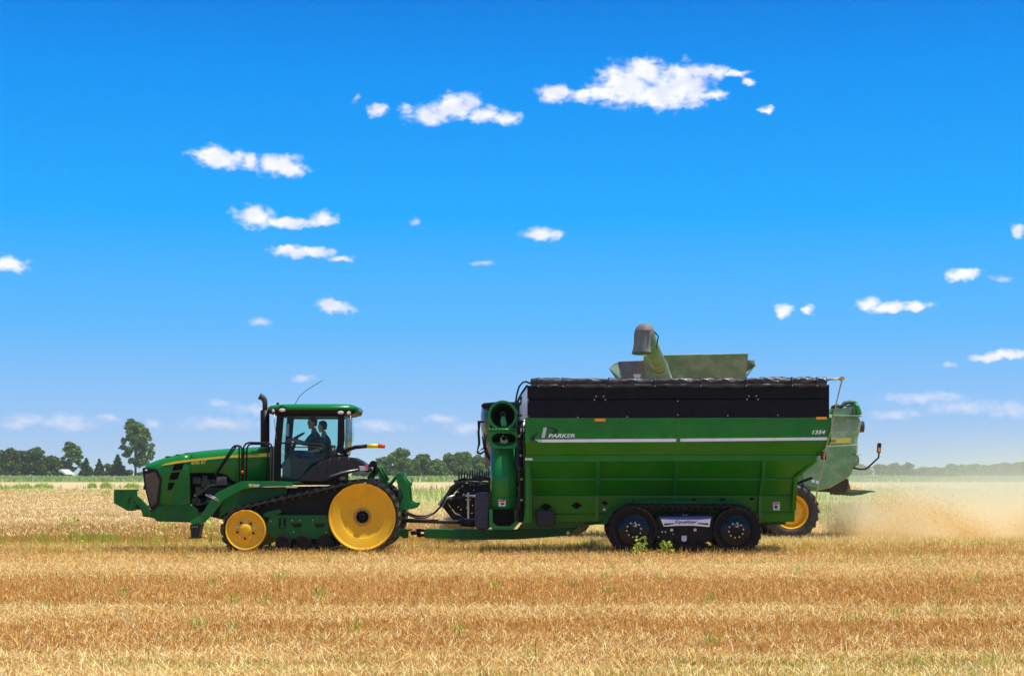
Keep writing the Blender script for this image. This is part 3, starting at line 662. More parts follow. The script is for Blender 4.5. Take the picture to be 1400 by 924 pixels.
# step platform with ladder
PY = 35.62
sp = MB()
sp.pp([(329.6,657.4),(389,657.8),(400,661),(400,664.5),(363,665),(332,668.5),(306,683),(293,700),(279,715),(262,717),(259.5,713),(275,703),(288,684),(293,677),(297,673)], PY, PY+.06)
plo = sp.build('platform', 'tgreen', tr, bevel=.008)
sp = MB(); sp.box(X(330,PY), X(412,PY), PY+.06, HY+.05, Z(660.5,PY), Z(658.2,PY)); sp.build('walkway', 'tdark', plo)
for (a, b) in ((282,703),(289,691),(297,681.5),(288,684),(270,713)):
    e = MB(); e.box(X(a-6,PY), X(a+6,PY), PY-.01, PY+.42, Z(b+1,PY), Z(b,PY)); e.build('step', 'tgreen', plo)
e = MB(); e.tube([(X(281,PY),PY-.02,Z(676,PY)),(X(300,PY),PY-.02,Z(685.5,PY))], .018, 6); e.tube([(X(286,PY),PY-.02,Z(676,PY)),(X(300.5,PY),PY-.02,Z(683.5,PY))], .014, 6); e.build('strut', 'steel', plo)
e = MB(); e.pp([(259.5,717),(275,716),(271,734),(261,734.5)], PY+.02, PY+.40); fo = e.build('lower_step', 'plastic', tr, bevel=.012)
e = MB(); e.box(X(257.5,PY), X(272,PY), PY, PY+.42, Z(736,PY), Z(734.3,PY)); e.build('tread', 'tdark', fo)
for a in (263, 266, 269):
    e = MB(); e.cyl((X(a,PY),PY+.01,Z(720,PY)), (X(a,PY),PY+.03,Z(720,PY)), .012, seg=8); e.build('bolt', 'bolt', fo)
# warning stickers on the platform
e = MB(); e.pp([(340,661),(345,661),(345,665.4),(340,665.4)], PY-.01, PY+.003); e.build('sticker', 'stripe2', plo)
e = MB(); e.pp([(346,661.4),(355,662),(354,665.6),(346,665.4)], PY-.01, PY+.003); e.build('sticker', 'silver', plo)
e = MB(); e.pp([(390,664),(406,664),(406,666.6),(391,666.6)], PY-.01, PY+.05); e.build('reflector_strip', mat('pale_gold', (.75,.6,.3), .4), plo)
# hand rails
def rail(pts, Y=PY+.02, r=.021, name='handrail', parent=tr, m='black', seg=8):
    e = MB(); e.tube([(X(a,Y), Y+(c[0] if c else 0), Z(b,Y)) for a, b, *c in pts], r, seg, 0); return e.build(name, m, parent)
rail([(293,650),(318,611.5),(321,609.2),(325.5,609),(327,612),(327,659)])
rail([(296,648),(322,611),(325,608.5),(329,610),(331,614),(331,659)], PY+.1)
rail([(332.5,665),(333,611),(336,606.5),(341,604.8),(366,605.2),(370,607),(372.5,612),(371.5,657)])
rail([(336.5,665),(337.5,613),(340,608),(344,606.8),(364,607),(367,609.5),(364,657)], PY+.12)
e = MB(); e.ball((X(331.5,PY), PY-.01, Z(645,PY)), .035, 8); e.build('grab_knob', 'red', tr)

# exhaust stack
EYp = 36.2
ex = MB(); ex.cyl((X(362.3,EYp),EYp,Z(611,EYp)), (X(362.3,EYp),EYp,Z(561,EYp)), PX(6.2,EYp)); ex.cyl((X(362.3,EYp),EYp,Z(562,EYp)), (X(362.3,EYp),EYp,Z(560,EYp)), PX(6.2,EYp), PX(4,EYp))
exo = ex.build('exhaust_muffler', 'black', tr)
ex = MB(); ex.tube([(X(362.3,EYp),EYp,Z(561,EYp)),(X(362.3,EYp),EYp,Z(551,EYp)),(X(361.5,EYp),EYp,Z(546.5,EYp)),(X(358.8,EYp),EYp,Z(543.5,EYp)),(X(355,EYp),EYp,Z(541.5,EYp))], [.062,.062,.066,.072,.08], 16); ex.build('exhaust_pipe', 'exhaust', exo)

# cab ---------------------------------------------------------------
KY = 35.98                      # near face of the cab
KY2 = mirror(KY)
cabm = MB()
cabm.pp([(378.5,566),(388,566),(384,612),(383.5,657),(374,657),(374.5,612)], KY, KY+.09)      # front post
cabm.pp([(462,566),(470.5,566),(471,600),(468,622),(461,618)], KY, KY+.09)                     # rear post
cabm.pp([(383.5,652),(408,655),(408,660),(383.5,660)], KY, KY+.07)
cabm.pp([(385,566),(464,566),(464,569.6),(385,569.6)], KY, KY+.09)
for a in (KY2-.09,):
    cabm.prism([(X(378.5,KY),Z(566,KY)),(X(388,KY),Z(566,KY)),(X(384,KY),Z(612,KY)),(X(383.5,KY),Z(657,KY)),(X(374,KY),Z(657,KY)),(X(374.5,KY),Z(612,KY))], a, a+.09)
    cabm.prism([(X(462,KY),Z(566,KY)),(X(470.5,KY),Z(566,KY)),(X(471,KY),Z(600,KY)),(X(468,KY),Z(622,KY)),(X(461,KY),Z(618,KY))], a, a+.09)
    cabm.prism([(X(385,KY),Z(566,KY)),(X(464,KY),Z(566,KY)),(X(464,KY),Z(569.6,KY)),(X(385,KY),Z(569.6,KY))], a, a+.09)
cabm.box(X(376,KY), X(382,KY), KY+.09, KY2-.09, Z(640,KY), Z(634,KY)); cabm.box(X(374,KY), X(486,KY), KY+.095, KY2-.095, Z(663,KY), Z(656,KY))
cabo = cabm.build('cab_frame', 'black', tr, bevel=.012)
gl = MB(); gl.pp([(387,569),(462.5,569),(461.5,618),(451,625),(426,634),(408,656),(383.8,653),(384.5,612)], KY+.03, KY+.036)
gl.build('side_glass', 'cabglass', tr)
gl = MB(); gl.prism([(X(a,KY),Z(b,KY)) for a, b in [(387,569),(462.5,569),(461.5,622),(426,622),(384.5,622)]], KY2-.036, KY2-.03); gl.build('side_glass', 'cabglass', tr)
gl = MB(); gl.add([(X(383,KY),KY+.1,Z(567,KY)),(X(379,KY),KY+.1,Z(640,KY)),(X(379,KY),KY2-.1,Z(640,KY)),(X(383,KY),KY2-.1,Z(567,KY))],[(0,1,2,3)])
o = gl.build('windscreen', 'cabglass', tr, fix=False); sm_ = o.modifiers.new('thickness', 'SOLIDIFY'); sm_.thickness = .006
gl = MB(); gl.pp([(472,567),(474.5,568),(476,590),(472,618),(469.5,620),(472,600)], KY+.14, KY2-.14); gl.build('rear_glass', 'cabglass', tr)
# lower door panel behind the glass, floor, console
it = MB(); it.pp([(386,632),(396,624),(402,621),(407,627),(422,627),(446,622),(452,624),(426,634),(409,655),(386,653)], KY+.12, KY+.16); it.box(X(384,KY), X(462,KY), KY+.16, KY2-.16, Z(657,KY), Z(652,KY)); it.build('cab_interior', 'interior', tr, bevel=.01)
it = MB(); it.prism([(X(a,KY),Z(b,KY)) for a, b in [(384,620),(466,620),(466,657),(384,657)]], KY2-.05, KY2-.04); it.build('door_panel', 'interior', tr)
it = MB(); it.pp([(386,633),(395,624),(398,640),(396,652),(386,650)], KY+.10, KY+.118); it.build('door_pocket', mat('pale_trim', (.12,.13,.12), .5), tr)
# seats
for (px, yy) in ((432, 36.95), (449, 36.5)):
    it = MB(); zz = Z(618, yy); it.box(X(px-10,yy), X(px+12,yy), yy-.22, yy+.22, zz-.09, zz); it.pp([(px+9,618),(px+14,601),(px+17,601),(px+16,618)], yy-.20, yy+.20); so = it.build('seat', 'seat', tr, bevel=.03)
sw = MB(); c0 = Vector((X(407,37), 36.95, Z(597,37))); ring = []
ax = Vector((-.5, 0, .86)).normalized(); u = Vector((0,1,0)); w_ = ax.cross(u)
sw.tube([c0+(u*math.cos(t)+w_*math.sin(t))*.19 for t in [2*math.pi*k/24 for k in range(25)]], .016, 8, cap=False)
sw.tube([c0-u*.19, c0, c0+u*.19], .014, 6); swo = sw.build('steering_wheel', 'plastic', tr)
sw = MB(); sw.tube([c0, c0+Vector((-.12,0,-.30)), c0+Vector((-.2,0,-1.0))], [.03,.05,.09], 10); sw.box(X(392,37), X(402,37), 36.8, 37.1, Z(652,37), Z(618,37)); sw.build('steering_column', 'plastic', tr)
# roof
rf = MB()
def roof_ring(x0, x1, z, ins):
    y0, y1 = KY-.10+ins, KY2+.10-ins; c = .16
    return [(x0+c,y0,z),(x1-c,y0,z),(x1,y0+c,z),(x1,y1-c,z),(x1-c,y1,z),(x0+c,y1,z),(x0,y1-c,z),(x0,y0+c,z)]
kx = lambda p: X(p, KY)
rf.loft([roof_ring(kx(366),kx(486.5),Z(560.5,KY),0), roof_ring(kx(365.5),kx(487),Z(557.5,KY),-.01), roof_ring(kx(368),kx(485),Z(554.5,KY),.03), roof_ring(kx(376),kx(479),Z(552.4,KY),.16), roof_ring(kx(392),kx(468),Z(551.4,KY),.4)], smooth=True)
rfo = rf.build('roof', 'tgreen', tr)
rf = MB(); rf.loft([roof_ring(kx(374),kx(476),Z(567.5,KY),.10), roof_ring(kx(368),kx(484.5),Z(565,KY),.03), roof_ring(kx(365.5),kx(486),Z(561,KY),.012), roof_ring(kx(366.5),kx(485.5),Z(560.4,KY),.014)], smooth=False)
rf.build('roof_liner', 'black', rfo)
for a, b, rx, rz in ((386.8,560.6,.085,.042),(466.5,564.0,.08,.042),(477.5,564.6,.055,.045),(374.5,561.5,.04,.045)):
    e = MB(); e.ball((kx(a), KY-.10, Z(b,KY)), 1, 12, 0, (rx,.03,rz)); o = e.build('work_light', 'lens', rfo)
    e = MB(); e.lathe(kx(a), Z(b,KY), [(rx*1.25,KY-.095),(rx*1.1,KY-.12),(rx*1.0,KY-.10)], 20, cap=False); e.build('light_bezel', 'black', o)
e = MB(); e.cyl((kx(377),KY+.3,Z(556,KY)), (kx(377),KY+.3,Z(551.5,KY)), .022); e.ball((kx(377),KY+.3,Z(551,KY)), .034, 8); e.build('beacon', 'black', tr)
rail([(401.8,557),(403,553),(410,541),(419,533.5),(430,526.5),(441,520)], KY+.3, .007, 'antenna', m='inkblack', seg=6)
rail([(375,566),(375.5,580),(378,600)], KY-.15, .008, 'mirror_arm', m='steel')
e = MB(); e.pp([(391,579),(395,579),(394.5,596),(391,596)], KY+.2, KY+.24); e.build('mirror', 'silver', tr, bevel=.01)
rail([(479.5,568),(477,585),(473.5,618)], KY-.02, .006, 'cable', m='steel', seg=6)
# door hand rail
rail([(378.4,657),(378.4,610),(381,606.4),(388,605.5),(438,607.6),(444,610),(446.5,615),(445.5,650)], KY-.25)
rail([(390.5,618),(391.5,614),(395,611.2),(434,611.4),(437.5,614),(438.5,620)], KY-.1, .013)
# mudguard over the rear of the track, curved
mg = MB()
prof = [(407.5,657),(417,647),(425.7,639),(438,630.5),(451.7,625.5),(468,623.8),(485,625.5),(494,630),(500,635),(505,640),(504,645),(496,643.5),(480,645),(462,651),(454,655),(440,659)]
mg.pp(prof, KY-.32, KY+.5); mgo = mg.build('mudguard', 'plastic', tr, bevel=.03)
for t in (.2, .4, .6, .8):
    a = 425+65*t; e = MB(); e.tube([(X(a,KY-.32),KY-.325,Z(634-12*math.sin(t*2.4)+3,KY)),(X(a-3,KY-.32),KY-.328,Z(640,KY)),(X(a-4,KY-.32),KY-.325,Z(650-8*t,KY))], .010, 6); e.build('rib', 'plastic', mgo)
e = MB(); e.tube([(X(451,KY-.33),KY-.33,Z(651,KY)),(X(470,KY),KY-.34,Z(645.5,KY)),(X(492,KY),KY-.34,Z(641.5,KY))], .02, 6); e.build('edge_trim', 'steel', mgo)
e = MB(); e.pp([(491,637),(499,637),(503,643),(492,643.5)], KY-.36, KY-.3); e.build('tail_light_housing', 'silver', mgo, bevel=.006)
e = MB(); e.pp([(499.5,634.5),(502.5,636),(503.5,642),(501,641)], KY-.37, KY-.28); e.build('tail_light', 'red', mgo, bevel=.006)
e = MB(); e.cyl((X(454.3,KY-.2),KY-.2,Z(632,KY)), (X(454.3,KY-.2),KY-.2,Z(611,KY)), .075); e.ball((X(454.3,KY-.2),KY-.2,Z(610.5,KY)), .085, 10, 0, (1,1,.5)); e.cyl((X(454.3,KY-.2),KY-.2,Z(634,KY)), (X(454.3,KY-.2),KY-.2,Z(630,KY)), .10); e.build('air_filter_canister', 'plastic', tr)
e = MB(); e.cyl((X(509,KY),KY+.2,Z(634,KY)), (X(509,KY),KY+.4,Z(634,KY)), .08); e.tube([(X(500,KY),KY+.3,Z(645,KY)),(X(506,KY),KY+.3,Z(633,KY)),(X(512,KY),KY+.3,Z(636,KY)),(X(510,KY),KY+.3,Z(646,KY))], .045, 8); e.build('rear_work_light', 'black', tr)
# light arm with yellow and red tip
rail([(470,617.5),(478,613.5),(486,611.2),(502,609.6)], KY-.1, .046, 'warning_light_arm', m='black', seg=12)
rail([(502,609.6),(517,609.4)], KY-.1, .048, 'yellow_reflector', m='stripe', seg=12)
rail([(517,609.4),(524.5,609.8),(526.5,610)], KY-.1, .050, 'red_lamp', m=mat('orange_red_lens', (.85,.12,.02), .3), seg=12)
rail([(470,612),(472,622),(466,632)], KY-.02, .05, 'arm_bracket', m='black', seg=8)

# tracks --------------------------------------------------------------
def tractor_track(y0, y1, face):
    dc = (X(495,TY), Z(706.5,TY), Z(706.5,TY)+0.0); ic = (X(335.3,TY), Z(724.4,TY))
    R1, R2 = dc[1], ic[1]
    root_m = belt([(dc[0], dc[1], R1), (ic[0], ic[1], R2)], y0, y1, .035, .045, .20)
    bo = root_m.build('track', 'rubber', tr)
    s = 1 if face < 0 else -1
    yf = y0 if face < 0 else y1
    def L_(r, d): return (r, yf+s*d)
    w = MB(); R = PX(46.2, TY)
    w.lathe(dc[0], dc[1], [L_(R,.30), L_(R,.02), L_(R*.985,.0), L_(R*.955,.01), L_(R*.935,.035), L_(R*.90,.05), L_(R*.66,.035), L_(R*.63,.055), L_(R*.60,.065), L_(R*.36,.09), L_(R*.33,.08), L_(R*.27,.08), L_(R*.25,.10)], 96)
    wo_ = w.build('drive_wheel', 'yellow', tr)
    w = MB(); w.lathe(dc[0], dc[1], [L_(R*.255,.12), L_(R*.25,.075), L_(R*.19,.07), L_(R*.17,.10)], 40); w.build('hub', mat('worn_yellow', (.50,.27,.03), .5, .0, .3, 20, DUST, .5), wo_)
    w = MB(); w.lathe(dc[0], dc[1], [L_(R*.10,.12), L_(R*.10,.03), L_(R*.085,.02), L_(R*.06,.06)], 24); w.build('hub_cap', 'black', wo_)
    for k in range(10):
        a = 2*math.pi*k/10; c = (dc[0]+R*.165*math.cos(a), dc[1]+R*.165*math.sin(a)); w = MB(); w.cyl((c[0],yf+s*.05,c[1]), (c[0],yf+s*.10,c[1]), .020, seg=8); w.build('wheel_bolt', 'black', wo_)
    for k in range(16):
        a = 2*math.pi*k/16+.1; c = (dc[0]+R*.30*math.cos(a), dc[1]+R*.30*math.sin(a)); w = MB(); w.cyl((c[0],yf+s*.07,c[1]), (c[0],yf+s*.10,c[1]), .010, seg=6); w.build('rim_bolt', 'yellow', wo_)
    r2 = PX(27.8, TY); w = MB()
    w.lathe(ic[0], ic[1], [L_(r2,.30), L_(r2,.01), L_(r2*.97,-.01), L_(r2*.92,.0), L_(r2*.90,.05), L_(r2*.80,.07), L_(r2*.74,.07), L_(r2*.55,.06), L_(r2*.50,.04), L_(r2*.32,.035), L_(r2*.30,.01), L_(r2*.1,.008)], 72)
    io = w.build('front_idler_wheel', 'yellow', tr)
    for k in range(10):
        a = 2*math.pi*k/10+.25; c = (ic[0]+r2*.42*math.cos(a), ic[1]+r2*.42*math.sin(a)); w = MB(); w.cyl((c[0],yf+s*.02,c[1]), (c[0],yf+s*.06,c[1]), .027, seg=12, m=0); w.build('idler_bolt', 'black' if k % 2 else 'bolt', io)
    for px in (387, 414, 442.6):
        w = MB(); c = (X(px,TY), .275); w.lathe(c[0], c[1], [L_(.19,.34), L_(.19,.04), L_(.175,.02), L_(.12,.05), L_(.09,.03), L_(.05,.03)], 32); w.build('mid_roller', 'rubber2', tr)
    u_ = MB()
    yi = y0+.20 if face < 0 else y0+.05
    pl = [(368,706),(376,704),(446,704),(449,712),(449,733),(444,737),(374,737),(364,728),(362,716)]
    u_.prism([(X(a,TY),Z(b,TY)) for a, b in pl], yi-.06, yi+.35)
    u_.prism([(X(a,TY),Z(b,TY)) for a, b in [(357,703),(362,700),(380,696),(384,699),(380,703),(366,707),(360,707)]], yi-.05, yi+.3)
    uo = u_.build('undercarriage_frame', 'tdark', tr, bevel=.01)
    if face < 0:
        q = MB(); q.pp([(381,708),(391,708),(391,722),(381,722)], yi-.075, yi-.05); q.build('bracket_recess', 'black', uo)
        q = MB(); q.pp([(383.5,708),(388.5,708),(387.2,711),(387.2,717),(390,721),(382,721),(384.8,717),(384.8,711)], yi-.13, yi-.074); q.build('tensioner', 'tdark', uo, bevel=.004)
        for cx_ in (406, 437):
            q = MB(); q.pp([(cx_-7,716),(cx_-3,714.5),(cx_-1.5,715.5),(cx_+1.5,715.5),(cx_+3,714.5),(cx_+7,716),(cx_+7,718),(cx_+3,721.5),(cx_+1,720.5),(cx_-1,720.5),(cx_-3,721.5),(cx_-7,718)], yi-.066, yi-.05); q.build('access_slot', 'black', uo)
        for (a, b) in ((400,711),(411,711),(428,711),(402,727),(446,727),(371,712)):
            q = MB(); q.cyl((X(a,yi),yi-.075,Z(b,yi)), (X(a,yi),yi-.05,Z(b,yi)), .014, seg=8); q.build('bolt', 'bolt', uo)
        q = MB(); q.pp([(399.5,689.5),(406.5,690.5),(405.5,697),(399,695.5)], yi+.28, yi+.30); q.build('decal', 'silver', uo)
    return bo
tractor_track(TY, TY+.50, -1)
tractor_track(mirror(TY+.50), mirror(TY), 1)
# chassis between the tracks, dark
ch = MB(); ch.prism([(X(a,TY),Z(b,TY)) for a, b in [(272,668),(480,664),(510,668),(535,690),(535,728),(300,728),(296,712),(272,706)]], CY-.55, CY+.55)
ch.prism([(X(a,TY),Z(b,TY)) for a, b in [(322,700),(444,665),(470,665),(446,706),(380,712),(330,716)]], TY+.40, CY-.5)
ch.box(X(330,TY), X(341,TY), TY+.3, mirror(TY+.3), Z(730,TY), Z(718,TY)); ch.cyl((X(495,TY),TY+.2,Z(706.5,TY)), (X(495,TY),mirror(TY+.2),Z(706.5,TY)), .16)
ch.build('chassis', 'black', tr, bevel=.02)
ch = MB(); ch.pp([(296,676),(300,690),(300,708),(310,700),(332,690),(392,675),(392,665),(330,668)], PY+.35, PY+.42); ch.build('inner_shield', 'tdark', tr)
# rear three point hitch
hh_ = MB(); RY = CY-.5
for yy in (RY, RY+.85):
    hh_.tube([(X(503.6,RY),yy,Z(654,RY)),(X(515,RY),yy,Z(639,RY)),(X(518,RY),yy,Z(639,RY)),(X(526.5,RY),yy,Z(657,RY))], .042, 8)
    hh_.tube([(X(518,RY),yy,Z(645,RY)),(X(524,RY),yy,Z(660,RY)),(X(530,RY),yy,Z(690,RY)),(X(548,RY),yy,Z(700,RY))], .04, 8)
hh_.tube([(X(527,RY),CY,Z(668,RY)),(X(533,RY),CY,Z(660,RY)),(X(540,RY),CY,Z(651,RY)),(X(549,RY),CY,Z(650,RY))], .04, 8)
hh_.build('lift_arms', 'tdark', tr)
q = MB()
q.pp([(541,648),(545,646.5),(548,645.5),(551.5,652),(556,658),(558,660),(560,685),(566,688),(570.5,687),(570.5,690.5),(567,695),(552,697),(547,696),(545,672)], RY-.1, RY+.0)
q.prism([(X(a,RY),Z(b,RY)) for a, b in [(541,648),(545,646.5),(548,645.5),(551.5,652),(556,658),(558,660),(560,685),(566,688),(570.5,687),(570.5,690.5),(567,695),(552,697),(547,696),(545,672)]], RY+.95, RY+1.05)
q.box(X(546,RY), X(553,RY), RY, RY+.95, Z(662,RY), Z(648,RY))
q.pp([(556,662),(560,662.5),(562.5,659),(563,656),(561,655),(564,654),(563.5,663),(560,665.5),(556,665.5)], RY-.08, RY-.02)
q.build('quick_hitch', 'tgreen', tr, bevel=.01)
for k in range(5):
    rail([(536+k,668+2*k),(546+k*1.5,664+5*k),(550+k,676+3*k),(545-k,690+2*k),(538,698)], RY-.12+.02*k, .010, 'hydraulic_hose', m='plastic', seg=6)
q = MB(); q.pp([(541,723),(556,723),(558,726),(558,735),(552,736),(548,733),(541,733)], CY-.1, CY+.1); q.pp([(553,725),(563,722.5),(563,724.5),(556,727)], CY-.14, CY+.14); q.build('drawbar', 'tdark', tr, bevel=.01)

# ------------------------------------------------------------------ people in the cab
def person(name, label, hp, facing, shirt, scale=1.0, turn=0.0, arms='wheel'):
    """seated figure; hp = centre of the head, facing -X"""
    hx, hy, hz = hp; s = scale
    root = thing(name, label, 'person', (hx+.05, hy, hz-.68*s), None)
    J = {}; pts = []; rads = []; edges = []
    def J_(k, p, r, par=None):
        J[k] = len(pts); pts.append((p[0]*s, p[1]*s, p[2]*s)); rads.append(r*s)
        if par is not None: edges.append((J[par], J[k]))
    # local frame: origin at pelvis, -X forward, +Z up
    J_('pelvis', (0,0,.02), .12); J_('waist', (.0,0,.18), .10, 'pelvis'); J_('chest', (-.0,0,.32), .11, 'waist'); J_('upper', (-.0,0,.42), .08, 'chest'); J_('neck', (-.015,0,.545), .055, 'upper'); J_('skull', (-.03,0,.60), .05, 'neck')
    for sd_, n in ((-1, 'l'), (1, 'r')):
        J_('sh'+n, (0,.185*sd_,.405), .068, 'upper')
        if arms == 'wheel': el_, wr = (-.16,.24*sd_,.24), (-.40,.16*sd_,.33)
        else: el_, wr = (-.03,.25*sd_,.20), (-.26,.15*sd_,.13)
        J_('el'+n, el_, .052, 'sh'+n); J_('wr'+n, wr, .032, 'el'+n); J_('ha'+n, (wr[0]-.06, wr[1]-.01*sd_, wr[2]+.01), .036, 'wr'+n)
        J_('hip'+n, (-.03,.10*sd_,.0), .10, 'pelvis'); J_('kn'+n, (-.44,.13*sd_,.06), .068, 'hip'+n); J_('an'+n, (-.50,.13*sd_,-.36), .045, 'kn'+n); J_('ft'+n, (-.66,.13*sd_,-.42), .040, 'an'+n)
    def skin(nm, keys, rs, mt, par):
        idx = {J[k]: i for i, k in enumerate(keys)}
        me = bpy.data.meshes.new(nm); me.from_pydata([pts[J[k]] for k in keys], [(idx[a], idx[b]) for a, b in edges if a in idx and b in idx], [])
        ob = bpy.data.objects.new(nm, me); COL.objects.link(ob); ob.parent = par
        md = ob.modifiers.new('skin', 'SKIN'); me.skin_vertices[0]
        for i, k in enumerate(keys):
            v = me.skin_vertices[0].data[i]; r = rads[J[k]]*rs
            v.radius = (r, r) if k not in ('chest','upper','waist','pelvis') else (r*1.0, r*.80)
            v.use_root = (i == 0)
        ss = ob.modifiers.new('sub', 'SUBSURF'); ss.levels = 2; ss.render_levels = 2
        me.materials.append(M[mt]); ob.data.update()
        for p_ in me.polygons: p_.use_smooth = True
        return ob
    body = skin('body', list(J), 1.0, 'skin', root)
    def lmesh(mb, nm, mt, par):
        me = bpy.data.meshes.new(nm); me.from_pydata(mb.v, [], mb.f); me.materials.append(M[mt]); me.polygons.foreach_set('use_smooth', [True]*len(me.polygons)); ob = bpy.data.objects.new(nm, me); COL.objects.link(ob); ob.parent = par; return ob
    tb = MB(); tb.loft([[(a_*math.cos(2*math.pi*k/28)*s+cx_*s, b_*math.sin(2*math.pi*k/28)*s, z_*s) for k in range(28)] for z_, a_, b_, cx_ in
        ((-.06,.13,.17,.01),(.0,.15,.18,.01),(.12,.14,.17,.0),(.24,.142,.185,-.005),(.34,.140,.20,.0),(.40,.122,.198,.005),(.44,.10,.175,.008),(.475,.078,.12,.005),(.505,.062,.07,-.005),(.53,.056,.058,-.01))])
    sh_ = lmesh(tb, 'shirt', shirt, root)
    for n in 'lr':
        tb = MB(); a0_ = Vector(pts[J['sh'+n]]); a1_ = Vector(pts[J['el'+n]]); tb.tube([a0_+Vector((0,0,.02)), a0_.lerp(a1_, .25), a0_.lerp(a1_, .7), a1_.lerp(a0_, .12)], [.07*s,.084*s,.070*s,.062*s], 14); lmesh(tb, 'sleeve', shirt, sh_)
    skin('trousers', ['pelvis','hipl','knl','anl','hipr','knr','anr'], 1.14, 'jeans', root)
    # head: one shaped surface with nose, brow, chin and ears
    hb = MB(); rings = []
    prof = [(-.115,.035,.030,-.035),(-.10,.050,.040,-.03),(-.075,.062,.055,-.018),(-.045,.074,.064,-.008),(-.01,.086,.070,0),(.03,.094,.076,.004),(.065,.094,.076,.006),(.095,.080,.064,.008),(.115,.052,.042,.008),(.122,.02,.018,.008)]
    for z, a, b, cx in prof:
        ring = []
        for k in range(24):
            t = 2*math.pi*k/24; x = -a*math.cos(t)+cx; y = b*math.sin(t)
            if k in (0, 1, 23):     # face line: nose, brow, mouth
                x -= {(-.045):.006, (-.01):.022, (.03):.006, (-.075):.004}.get(z, 0)*(1 if k == 0 else .35)
            if k in (2, 22) and abs(z-.03) < .001: x += .008
            ring.append((x*s, y*s, z*s))
        rings.append(ring)
    hb.loft(rings)
    for sd_ in (-1, 1): hb.ball((.012*s, .077*s*sd_, 0), .028*s, 8, 0, (.6,.35,1.1))
    off = Vector((-.05*s, 0, .68*s))
    R = Matrix.Rotation(turn, 3, 'Z')
    hb.v = [tuple(R @ Vector(v)+off) for v in hb.v]
    def loc(mb, nm, mt, par):
        me = bpy.data.meshes.new(nm); me.from_pydata(mb.v, [], mb.f); me.materials.append(M[mt]); me.polygons.foreach_set('use_smooth', [True]*len(me.polygons)); ob = bpy.data.objects.new(nm, me); COL.objects.link(ob); ob.parent = par; return ob
    ho = loc(hb, 'head', 'skin', root)
    eb = MB()
    for sd_ in (-1, 1): eb.ball((-.082*s, .03*s*sd_, .022*s), .011*s, 8)
    eb.v = [tuple(R @ Vector(v)+off) for v in eb.v]; loc(eb, 'eyes', 'inkblack', ho)
    hr = MB(); rings = []
    for z, a, b, cx in [(-.06,.045,.058,.045),(-.02,.065,.072,.034),(.02,.080,.082,.024),(.06,.088,.086,.018),(.085,.096,.082,.008),(.115,.078,.066,.008),(.135,.04,.036,.01),(.14,.01,.01,.01)]:
        rings.append([((-a*math.cos(2*math.pi*k/20)+cx+.003*random.uniform(-1,1))*s, b*math.sin(2*math.pi*k/20)*s, z*s) for k in range(20)])
    hr.loft(rings); hr.v = [tuple(R @ Vector(v)+off) for v in hr.v]; loc(hr, 'hair', 'hair', ho)
    # hands with separate curled fingers
    for sd_, n in ((-1, 'l'), (1, 'r')):
        hd = MB(); w0 = Vector(pts[J['ha'+n]]); hd.ball(w0, .042*s, 10, 0, (1.1,.95,.45))
        for q in range(4):
            b = w0+Vector((-.035, (-.026+.0175*q)*1.0, .004))*s; l = (.038, .044, .041, .032)[q]*s
            hd.tube([b, b+Vector((-l*.8,0,-.004)), b+Vector((-l*1.15,0,-.026*s)), b+Vector((-l*.9,0,-.046*s))], [.009*s,.0088*s,.008*s,.006*s], 7)
        b = w0+Vector((0,-.03*sd_,0))*s; hd.tube([b, b+Vector((-.02,-.028*sd_,-.008))*s, b+Vector((-.048,-.03*sd_,-.02))*s], [.012*s,.011*s,.008*s], 7)
        loc(hd, 'hand', 'skin', root)
    return root
person('person', 'driver in blue shirt at the steering wheel, left of two people in the cab', (X(427.5,36.95), 36.95, Z(578.5,36.95)), 0, 'shirt', 1.16, .35)
person('person', 'passenger in dark shirt seated just behind the driver in the cab', (X(441,36.5), 36.5, Z(583.5,36.5)), 0, 'shirt2', 1.08, -.15, 'lap')
# ------------------------------------------------------------------ grain cart
GX, GY = X(930, 36.85), 36.85
NY = 35.05                      # near wall of the hopper
gc = thing('grain_cart', 'large green grain cart with black upper panels on rubber tracks', 'grain cart', (GX, GY, 0))
def gm_(y): return 2*GY-y
# hopper hull from horizontal slices
def gring(py, pl, pr, y):
    z = Z(py, y); return [(X(pl,y), y, z), (X(pr,y), y, z), (X(pr,y), gm_(y), z), (X(pl,y), gm_(y), z)]
h = MB()
h.loft([gring(571,722,1139,NY), gring(604.5,722,1139,NY)], smooth=False)
h.loft([gring(604.5,722.3,1138.6,NY+.004), gring(625,724,1119,NY+.17)], smooth=False, cap=False)
h.loft([gring(625,725,1117,NY+.23), gring(629,725,1115,NY+.25), gring(653,729,1091,NY+.65), gring(678,731,1088,NY+1.02), gring(713,731,1087,NY+1.06)], smooth=False)
hop = h.build('hopper', 'cgreen', gc)
q = MB(); q.pp([(722,622.5),(1121.5,621.8),(1118,629.5),(722,631)], NY+.13, NY+.33); q.build('side_rail', 'cgreen', hop, bevel=.008)
q = MB()
def slope_y(py): return float(np.interp(py, [629,653,678,713], [NY+.25,NY+.65,NY+1.02,NY+1.06]))
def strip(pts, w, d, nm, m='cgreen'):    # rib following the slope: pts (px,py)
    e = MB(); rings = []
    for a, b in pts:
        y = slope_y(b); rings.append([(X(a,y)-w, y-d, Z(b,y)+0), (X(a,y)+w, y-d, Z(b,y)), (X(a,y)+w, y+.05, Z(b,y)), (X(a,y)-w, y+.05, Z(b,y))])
    e.loft(rings, smooth=False); return e.build(nm, 'cgreen2', hop)  # ribs brighter than the slope: the light they catch is painted in
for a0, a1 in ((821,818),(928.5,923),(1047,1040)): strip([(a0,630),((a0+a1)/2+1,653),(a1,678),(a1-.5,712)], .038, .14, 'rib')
e = MB()
